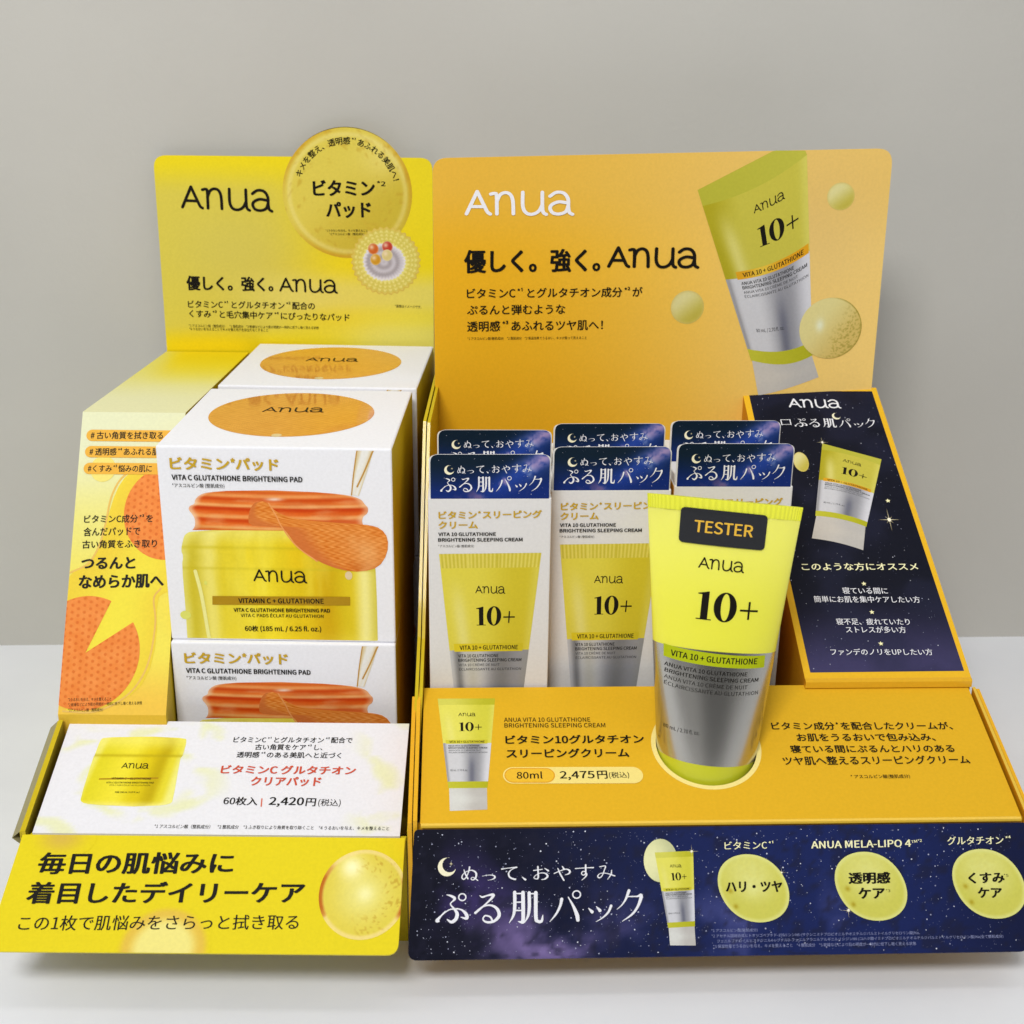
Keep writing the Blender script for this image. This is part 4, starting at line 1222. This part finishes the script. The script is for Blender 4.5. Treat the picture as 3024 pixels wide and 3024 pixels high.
# tray walls
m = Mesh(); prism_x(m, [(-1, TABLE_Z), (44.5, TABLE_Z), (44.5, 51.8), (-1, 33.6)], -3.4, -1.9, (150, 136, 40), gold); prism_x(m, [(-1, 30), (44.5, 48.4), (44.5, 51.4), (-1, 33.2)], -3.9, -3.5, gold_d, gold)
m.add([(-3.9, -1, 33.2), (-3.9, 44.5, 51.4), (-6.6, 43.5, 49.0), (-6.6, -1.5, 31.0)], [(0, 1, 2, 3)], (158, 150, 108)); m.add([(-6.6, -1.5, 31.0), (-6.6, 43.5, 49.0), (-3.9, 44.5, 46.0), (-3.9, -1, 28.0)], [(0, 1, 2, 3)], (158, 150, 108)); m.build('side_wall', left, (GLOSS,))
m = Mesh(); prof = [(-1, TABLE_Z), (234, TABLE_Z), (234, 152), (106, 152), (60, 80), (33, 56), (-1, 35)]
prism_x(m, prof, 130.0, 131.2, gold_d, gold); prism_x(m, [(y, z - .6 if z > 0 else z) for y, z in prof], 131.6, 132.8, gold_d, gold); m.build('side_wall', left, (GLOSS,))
m = Mesh(); box(m, -1.1, 129.5, 0.6, 1.8, TABLE_Z, 31.0, (214, 194, 40)); m.build('front_wall', left, (CARD,))
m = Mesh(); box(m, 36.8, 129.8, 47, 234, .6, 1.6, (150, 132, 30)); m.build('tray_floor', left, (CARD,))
# the raised box at the left side
P = Panel('l_riser'); U, V = P.uv[1]
def c_lriser(u, v):
    c = mix((240, 196, 72), (240, 224, 84), ss(2, 26, v)); c = mix(c, (234, 226, 126), ss(40, 75, v)); return mix(c, (228, 230, 190), ss(70, 105, v))
m = Mesh()
rows = 60
P_, C_ = [], []
for i in range(rows):
    for j in range(12):
        u, v = U * j / 11, V * i / (rows - 1)
        P_.append(P.w(u, v, 0)); C_.append(c_lriser(u, v))
m.add(P_, grid_faces(rows, 12), C_)
y0, z0 = 45.41, 53.62; y1, z1 = 106.9, 154.1; yb, zb = 235.0, 150.3; xa, xb = -4.0, 36.42
P_, C_ = [], []
for i in range(30):
    t = i / 29
    for j in range(14):
        s = j / 13
        P_.append((xa + (xb - xa) * s, y1 + (yb - y1) * t, z1 + (zb - z1) * t))
        c = mix((232, 230, 180), (232, 222, 104), ss(.15, .75, t)); C_.append(mix(c, (238, 212, 26), ss(.35, .9, t) * ss(.0, .35, s - .18 + .25 * t)))
m.add(P_, grid_faces(30, 14), C_)
for x, c in ((xa, (214, 206, 140)), (xb, (206, 180, 30))):
    m.add([(x, y0, z0), (x, y1, z1), (x, yb, zb), (x, yb, TABLE_Z), (x, y0, TABLE_Z)], [(0, 1, 2, 3, 4)], c)
m.add([(xa, y0, TABLE_Z), (xb, y0, TABLE_Z), (xb, y0, z0), (xa, y0, z0)], [(0, 1, 2, 3)], (232, 190, 60))
riser = m.build('side_box', left, (CARD,))
print_art(P, riser, clip=(0, U, 0, V))

# ------------------------------------------------------------------ pad boxes
def rounded_box(m, w, d, h, r, cols, col):
    """box with folded (rounded) upright and top edges; each side has its own print colour"""
    bm = bmesh.new()
    bmesh.ops.create_cube(bm, size=1)
    for q in bm.verts:
        q.co = ((q.co.x + .5) * w, (q.co.y + .5) * d, (q.co.z + .5) * h)
    bmesh.ops.bevel(bm, geom=list(bm.edges), offset=r, segments=3, affect='EDGES', profile=.5)
    for f in bm.faces:
        n = f.normal
        k = 'x1' if n.x > .9 else 'x0' if n.x < -.9 else 'y1' if n.y > .9 else 'z0' if n.z < -.9 else None
        m.add([q.co for q in f.verts], [tuple(range(len(f.verts)))], cols.get(k, col))
    bm.free()
ph = FRAMES['pad_front']['uv'][0][1]
GP = 'pad boxes in the yellow stand'
pad = thing('pad_box', 'white pad box with orange circle on top, uppermost of the front stack', 'box', (0, 0, 0), 0, GP)
m = Mesh(); rounded_box(m, 85, 85, ph, .8, {'x0': (214, 190, 30), 'x1': (212, 184, 34), 'y1': (236, 236, 240)}, (241, 241, 245))
body = m.build('carton', pad, (CARD,), smooth=False)
print_art(Panel('pad_front'), body, clip=(1.0, 84.2, .8, ph - .8))
print_art(Panel('pad_top'), body, mats={'pad_picture': VARNISH})
def on_left(x, y, z):
    a = math.radians(LYAW)
    return (LEFT[0] + x * math.cos(a) - y * math.sin(a), LEFT[1] + x * math.sin(a) + y * math.cos(a), z)
pad.location = [q * MM for q in on_left(36.9, 59.52, 1.8 + ph)]; pad.rotation_euler.z = math.radians(LYAW - .74)
copy_thing(pad, 'white pad box under the uppermost one, its lower half hidden by the price panel', on_left(36.9, 57.6, 1.7), LYAW - .3)
copy_thing(pad, 'white pad box behind the front stack, only its top with orange circle showing', on_left(39.6, 150.2, 1.8 + ph), LYAW - 1.48)
copy_thing(pad, 'white pad box at the bottom of the rear stack beneath the other', on_left(39.6, 150.2, 1.7), LYAW - 1.3)

# ------------------------------------------------------------------ right display: orange stand for the cream
RIGHT = (-29.89, 372.8, 0.0); RYAW = 2.39
right = thing('display_stand', 'orange card display stand with starry navy flap holding cream boxes', 'display stand', RIGHT, RYAW)
orange, orange_d = (236, 178, 34), (214, 146, 22)
P = Panel('r_card'); W, H = P.uv[1][0], P.uv[1][1]
def c_rcard(u, v):
    c = mix((236, 178, 32), (246, 208, 120), ss(20, 190, u + .12 * (v - 150)))
    c = mix(c, (224, 184, 96), .5 * ss(200, 240, v)); c = mix(c, (218, 164, 30), .6 * ss(175, 120, v) * ss(140, 30, u))
    return mix(c, (208, 178, 118), .35 * math.exp(-((u - 165) ** 2 + (v - 215) ** 2) / 900))
m = Mesh()
tl, tr = (0, H - 2.2), (W, H + 2.8)
card(m, P, rounded_outline([(0, 0), (W - .4, 0), tr, tl], [0, 0, 7, 6]), 1.4, (238, 210, 140), (224, 222, 214), c_rcard, 3, 3)
rcard = m.build('back_card', right, (CARD,))
def card_top(u): return tl[1] + (tr[1] - tl[1]) * u / W
print_art(P, rcard, clip=(0, W, 0, H + 1.6))
P = Panel('r_ledge'); U, V = P.uv[1]
HOLE = (102.5, 33.0); HR, RR = 18.2, 19.9
m = Mesh()
ns = 64
def ray_to_border(a):
    dx, dy = math.cos(a), math.sin(a); t = 1e9
    for lim, o, d in ((U, HOLE[0], dx), (0, HOLE[0], dx), (V, HOLE[1], dy), (0, HOLE[1], dy)):
        if abs(d) > 1e-9:
            q = (lim - o) / d
            if q > 0: t = min(t, q)
    return (HOLE[0] + dx * t, HOLE[1] + dy * t)
angs = sorted([2 * math.pi * k / ns for k in range(ns)] + [math.atan2(y - HOLE[1], x - HOLE[0]) % (2 * math.pi) for x, y in ((0, 0), (U, 0), (U, V), (0, V))])
inner = [(HOLE[0] + HR * math.cos(a), HOLE[1] + HR * math.sin(a)) for a in angs]
outer = [ray_to_border(a) for a in angs]
N = len(angs)
for h, flip in ((0, False), (-1.0, True)):
    m.add([P.w(*q, h) for q in inner] + [P.w(*q, h) for q in outer], [(i, (i + 1) % N, N + (i + 1) % N, N + i)[::(1 if flip else -1)] for i in range(N)], (228, 178, 36) if not flip else (150, 120, 40))
m.add([P.w(*q, 0) for q in inner] + [P.w(*q, -1.0) for q in inner], [(i, (i + 1) % N, N + (i + 1) % N, N + i) for i in range(N)], (226, 210, 150))
m.add([P.w(*q, 0) for q in outer] + [P.w(*q, -1.0) for q in outer], [(i, N + i, N + (i + 1) % N, (i + 1) % N) for i in range(N)], (222, 166, 40))
rledge = m.build('price_panel', right, (CARD,))
m = Mesh()
m.add([P.w(HOLE[0] + HR * math.cos(a), HOLE[1] + HR * math.sin(a), .05) for a in angs] + [P.w(HOLE[0] + RR * math.cos(a), HOLE[1] + RR * math.sin(a), .05) for a in angs], [(i, N + i, N + (i + 1) % N, (i + 1) % N) for i in range(N)], (246, 226, 140))
m.build('hole_ring', rledge, (CARD,))
print_art(P, rledge)
P = Panel('r_flap'); U2 = P.uv[2][0]; V2 = P.uv[1][1]
m = Mesh()
card(m, P, rounded_outline([(0, 0), (U2, -.3), (P.uv[1][0], V2), (P.uv[0][0], V2)], [3.4, 3.4, 1.5, 1.5]), .9, (50, 52, 70), (206, 204, 198), lambda u, v: night(u, v, 'flap'), 1.3, 1.3)
scatter_stars(m, P, 1450, 3, U2 - 3, 1, V2 - 1, 11, None, .27)
rflap = m.build('front_flap', right, (CARD,))
print_art(P, rflap, clip=(0, U2, 0, V2))
# tray walls of the right stand
m = Mesh(); prof = [(-1, TABLE_Z), (165, TABLE_Z), (165, 138), (150, 132), (58, 67), (-1, 44)]
prism_x(m, prof, -2.4, -1.0, orange_d, orange); prism_x(m, [(y, z - 1 if z > 0 else z) for y, z in prof[:1] + [(52, TABLE_Z), (52, 64)] + prof[5:]], -4.2, -2.8, orange_d, orange); m.build('side_wall', right, (GLOSS,))
m = Mesh(); prof = [(-1, TABLE_Z), (55.5, TABLE_Z), (55.5, 63.4), (-1, 43)]
prism_x(m, prof, 208.4, 209.5, orange_d, (230, 190, 70)); prism_x(m, [(y, z - .8 if z > 0 else z) for y, z in prof], 210.0, 211.2, orange_d, orange); m.build('side_wall', right, (GLOSS,))
m = Mesh(); box(m, -.9, 208.2, .8, 2.0, TABLE_Z, 41.3, (150, 116, 30), {'y0': (206, 158, 34)}); m.build('front_wall', right, (CARD,))
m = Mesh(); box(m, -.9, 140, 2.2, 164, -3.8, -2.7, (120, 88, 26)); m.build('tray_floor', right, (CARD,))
m = Mesh(); prism_x(m, [(-.9, 40.9), (.7, 41.2), (.7, 42.0), (-.1, 42.2), (-.8, 41.8)], 0.2, 207, orange_d, (238, 196, 64)); m.build('folded_lip', right, (GLOSS,))
# the slanted side box with the night sky print
P = Panel('r_riser')
y0, z0, y1, z1 = 57.6, 66.4, 183.9, 148.4
m = Mesh()
bl, br, trr, tll = (144.3, y0, z0), (208.4, y0, z0), (202.0, y1, z1), (140.5, y1, z1)
m.add([bl, br, trr, tll], [(0, 1, 2, 3)], (238, 186, 40))
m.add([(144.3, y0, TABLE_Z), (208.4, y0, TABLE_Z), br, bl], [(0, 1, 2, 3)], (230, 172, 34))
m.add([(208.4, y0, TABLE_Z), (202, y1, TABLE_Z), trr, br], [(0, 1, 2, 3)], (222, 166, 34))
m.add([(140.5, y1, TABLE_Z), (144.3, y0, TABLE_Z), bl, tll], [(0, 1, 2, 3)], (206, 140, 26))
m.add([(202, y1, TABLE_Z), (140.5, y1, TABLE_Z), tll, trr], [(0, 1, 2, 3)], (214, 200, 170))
rriser = m.build('side_box', right, (CARD,))
print_art(P, rriser)
# folded lip under the slanted face
m = Mesh(); prism_x(m, [(55.9, 63.2), (57.4, 62.9), (57.4, 66.5), (56.4, 66.3), (55.9, 65.6)], 144.3, 208.3, orange_d, (232, 178, 40)); m.build('folded_lip', rriser, (GLOSS,))

# ------------------------------------------------------------------ cream boxes
bw, bh, bd = FRAMES['cream_front']['uv'][1][0], FRAMES['cream_front']['uv'][1][1], 30.0
hh = FRAMES['cream_header']['uv'][0][1]
GC = 'cream boxes in the orange stand'
cream = thing('cream_box', 'white cream box with navy header, front row beside the yellow stand', 'box', (0, 0, 0), 0, GC)
m = Mesh(); rounded_box(m, bw, bd, bh, .5, {'x0': (232, 176, 66), 'x1': (226, 168, 56), 'y1': (236, 236, 238)}, (226, 224, 222))
cb = m.build('carton', cream, (CARD,))
print_art(Panel('cream_front'), cb, clip=(.6, bw - .6, .6, bh - .6))
P = Panel('cream_header')
m = Mesh(); w = P.uv[1][0]
card(m, P, rounded_outline([(0, -.2), (w, -.2), (w, hh), (0, hh)], [0, 0, 3, 3]), .5, (220, 220, 224), (232, 232, 234), lambda u, v: night(u, v, 'header'), .6, .6)
scatter_stars(m, P, 70, 1.5, w - 1.5, 1, hh - 1, 8, None, .16)
hd = m.build('header_card', cream, (CARD,))
print_art(P, hd)
m = Mesh()
out = rounded_outline([(-.5, -.2), (w + .5, -.2), (w + .5, hh - .6), (-.5, hh - .6)], [0, 0, 2.2, 2.2])
nn = len(out)
m.add([P.w(u, v, -.7) for u, v in out] + [P.w(u, v, -1.2) for u, v in out], [tuple(range(nn)), tuple(range(2 * nn - 1, nn - 1, -1))] + [(i, nn + i, nn + (i + 1) % nn, (i + 1) % nn) for i in range(nn)], (228, 226, 220))
m.build('header_backing', cream, (CARD,))
for x in (.5, bw - 1.0):
    m = Mesh()
    prism_x(m, [(1.4, bh - .2), (bd - 3, bh - .2), (bd - 8, bh + 2.6), (4, bh + 3.2)], x, x + .5, (232, 230, 226), (220, 216, 208)); m.build('dust_flap', cream, (CARD,))
def on_right(x, y, z):
    a = math.radians(RYAW)
    return (RIGHT[0] + x * math.cos(a) - y * math.sin(a), RIGHT[1] + x * math.sin(a) + y * math.cos(a), z)
cream.location = [q * MM for q in on_right(2.2, 59.2, -2.6)]; cream.rotation_euler.z = math.radians(RYAW)
for lab, x, y in (('white cream box with navy header, middle of the front row', 46.9, 62.6), ('white cream box directly behind the yellow tester tube, front row', 92.9, 66.9),
                  ('white cream box behind the front row, nearest the yellow stand, lower half of header hidden', 4.6, 85.2), ('white cream box behind the middle box of the front row, only header showing', 49.3, 93.8),
                  ('white cream box in the back row beside the slanted navy side box', 95.4, 98.3)):
    copy_thing(cream, lab, on_right(x, y + 5.8, -2.6), RYAW + {46.9: .35, 92.9: -.5, 4.6: -.6, 49.3: .5, 95.4: .2}[x])

# ------------------------------------------------------------------ tester tube standing in the hole
TX, TY = 102.5, 30.5
def half_w(z): return 18.1 + (z - 51) * .102
def half_d(z):
    t = min(1, max(0, (z - 46) / 92.0))
    return 0.9 + 13.6 * (1 - t ** 1.15)
SHEAR, LEAN, SIDE = 0.10, 0.13, 0.036          # the tube leans to its left and backwards
tube = thing('tester_tube', 'bright yellow and silver cream tube with black sticker, standing upside down in the orange panel', 'cosmetic tube', on_right(TX, TY, 0), RYAW)
def tube_wall(name, z0, z1, nz, colf, mat, parent, ridged=False, na=144):
    m = Mesh(); P_, C_ = [], []
    for i in range(nz + 1):
        z = z0 + (z1 - z0) * i / nz
        for j in range(na):
            a = 2 * math.pi * j / na
            ca, sa = math.cos(a), math.sin(a)
            A, B = half_w(z), half_d(z)
            x = A * ca; y = B * sa
            if name == 'tube_body' and sa < 0: y += (.16 * (1 + math.sin(x * .95 + 1.3)) * math.exp(-(z1 - z) / 5.0) + .07 * (1 + math.sin(z * .16 + ca * 2.2))) * (1 - ca * ca)
            if ridged: y += (.18 if j % 2 else -.05) * (1 if sa > 0 else -1)
            P_.append((x + SIDE * (z - 46), y + LEAN * (z - 46), z - SHEAR * x - LEAN * y)); C_.append(colf(ca, z))
    F = [(i * na + j, i * na + (j + 1) % na, (i + 1) * na + (j + 1) % na, (i + 1) * na + j) for i in range(nz) for j in range(na)]
    if ridged: F.append(tuple(range(nz * na, nz * na + na)))
    m.add(P_, F, C_)
    o = m.build(name, parent, (mat,), smooth=not ridged)
    return o
Y1, Y2 = (240, 237, 74), (226, 226, 60)
tb = tube_wall('tube_body', 91.0, 138.2, 40, lambda c, z: mix(Y1, (246, 244, 112), ss(95, 138, z)), TUBE, tube)
tube_wall('silver_sleeve', 51.0, 91.0, 24, lambda c, z: (196, 194, 188), SILVER, tube)
tube_wall('shoulder_ring', 41.0, 51.0, 8, lambda c, z: (206, 210, 44), TUBE, tube)
tube_wall('crimped_end', 138.2, 143.0, 5, lambda c, z: (240, 242, 66), TUBE, tube, True, 150)
m = Mesh(); na = 48; P_ = []
for i, (r, z) in enumerate(((17.2, 38.5), (17.4, 30), (17.6, 8), (17.2, 2.2), (0.1, 2.2))):
    P_ += [(r * math.cos(2 * math.pi * j / na), .95 * r * math.sin(2 * math.pi * j / na), z) for j in range(na)]
m.add(P_, [(i * na + j, i * na + (j + 1) % na, (i + 1) * na + (j + 1) % na, (i + 1) * na + j) for i in range(4) for j in range(na)], (228, 230, 224))
m.build('cap', tube, (CAP,), smooth=True)
def front_y(x, z):
    y, x0 = 0.0, x
    for _ in range(30):
        zz = z + SHEAR * x0 + LEAN * y
        x0 = x - SIDE * (zz - 46)
        y = .5 * y - .5 * half_d(zz) * math.sqrt(max(0.0, 1 - (x0 / half_w(zz)) ** 2))
    return y + LEAN * (zz - 46)
def wrap(name, entries, parent, h0):
    """lettering and labels laid on the round face of the tube"""
    m = Mesh()
    for li, e in enumerate(entries):
        if e[0] == 'quad':
            q = e[2]; P2, n1, n2 = [], 26, 8
            for i in range(n2 + 1):
                for j in range(n1 + 1):
                    s, t = j / n1, i / n2
                    if e[1] == 'sticker':     # rounded corners
                        pass
                    a = np.array(q[0]) * (1 - s) + np.array(q[1]) * s; b = np.array(q[3]) * (1 - s) + np.array(q[2]) * s
                    P2.append(tuple(a * (1 - t) + b * t))
            V, F = P2, grid_faces(n2 + 1, n1 + 1)
            if e[1] == 'sticker':
                V, F = [], []
                for i in range(25):
                    t = i / 24
                    for j in range(29):
                        s = j / 28
                        ww, hh_ = 26.0, 11.0; rad = 1.3
                        x, y = s * ww, t * hh_
                        dx_ = max(rad - x, 0, x - (ww - rad)); dy_ = max(rad - y, 0, y - (hh_ - rad)); L = math.hypot(dx_, dy_)
                        if L > rad and dx_ > 0 and dy_ > 0:
                            k = rad / L; x += (1 if x < ww / 2 else -1) * dx_ * (1 - k); y += (1 if y < hh_ / 2 else -1) * dy_ * (1 - k)
                        s2, t2 = x / ww, y / hh_
                        a = np.array(q[0]) * (1 - s2) + np.array(q[1]) * s2; b = np.array(q[3]) * (1 - s2) + np.array(q[2]) * s2
                        V.append(tuple(a * (1 - t2) + b * t2))
                F = grid_faces(25, 29)
            col = COL[e[1]]
        else:
            U_, F = fitted(e[0], e[1], e[8]); V = place(U_, *e[2:7]); col = COL[e[7]]
        bm = bmesh.new()
        vs = [bm.verts.new((q[0], q[1], .005 * q[2] if len(q) > 2 else 0)) for q in V]
        for f in F:
            try: bm.faces.new([vs[i] for i in f])
            except ValueError: pass
        if e[0] != 'quad':
            x0, x1 = min(q[0] for q in V), max(q[0] for q in V)
            x = math.floor(x0)
            while x < x1:
                bmesh.ops.bisect_plane(bm, geom=bm.verts[:] + bm.edges[:] + bm.faces[:], plane_co=(x, 0, 0), plane_no=(1, 0, 0))
                x += 1.0
        bm.verts.index_update()
        H = h0 + (.05 if e[0] == 'quad' else .085 if e[1] in ('VITA 10 + GLUTATHIONE', 'TESTER') else .02)
        m.add([(q.co.x, front_y(q.co.x, q.co.y) - H - q.co.z, q.co.y) for q in bm.verts], [tuple(w.index for w in f.verts) for f in bm.faces], col)
        bm.free()
    return m.build(name, parent, (CARD,))
wrap('lettering', ART['tester']['lettering'], tube, .012)
wrap('sticker', ART['tester']['sticker'], tube, .28)
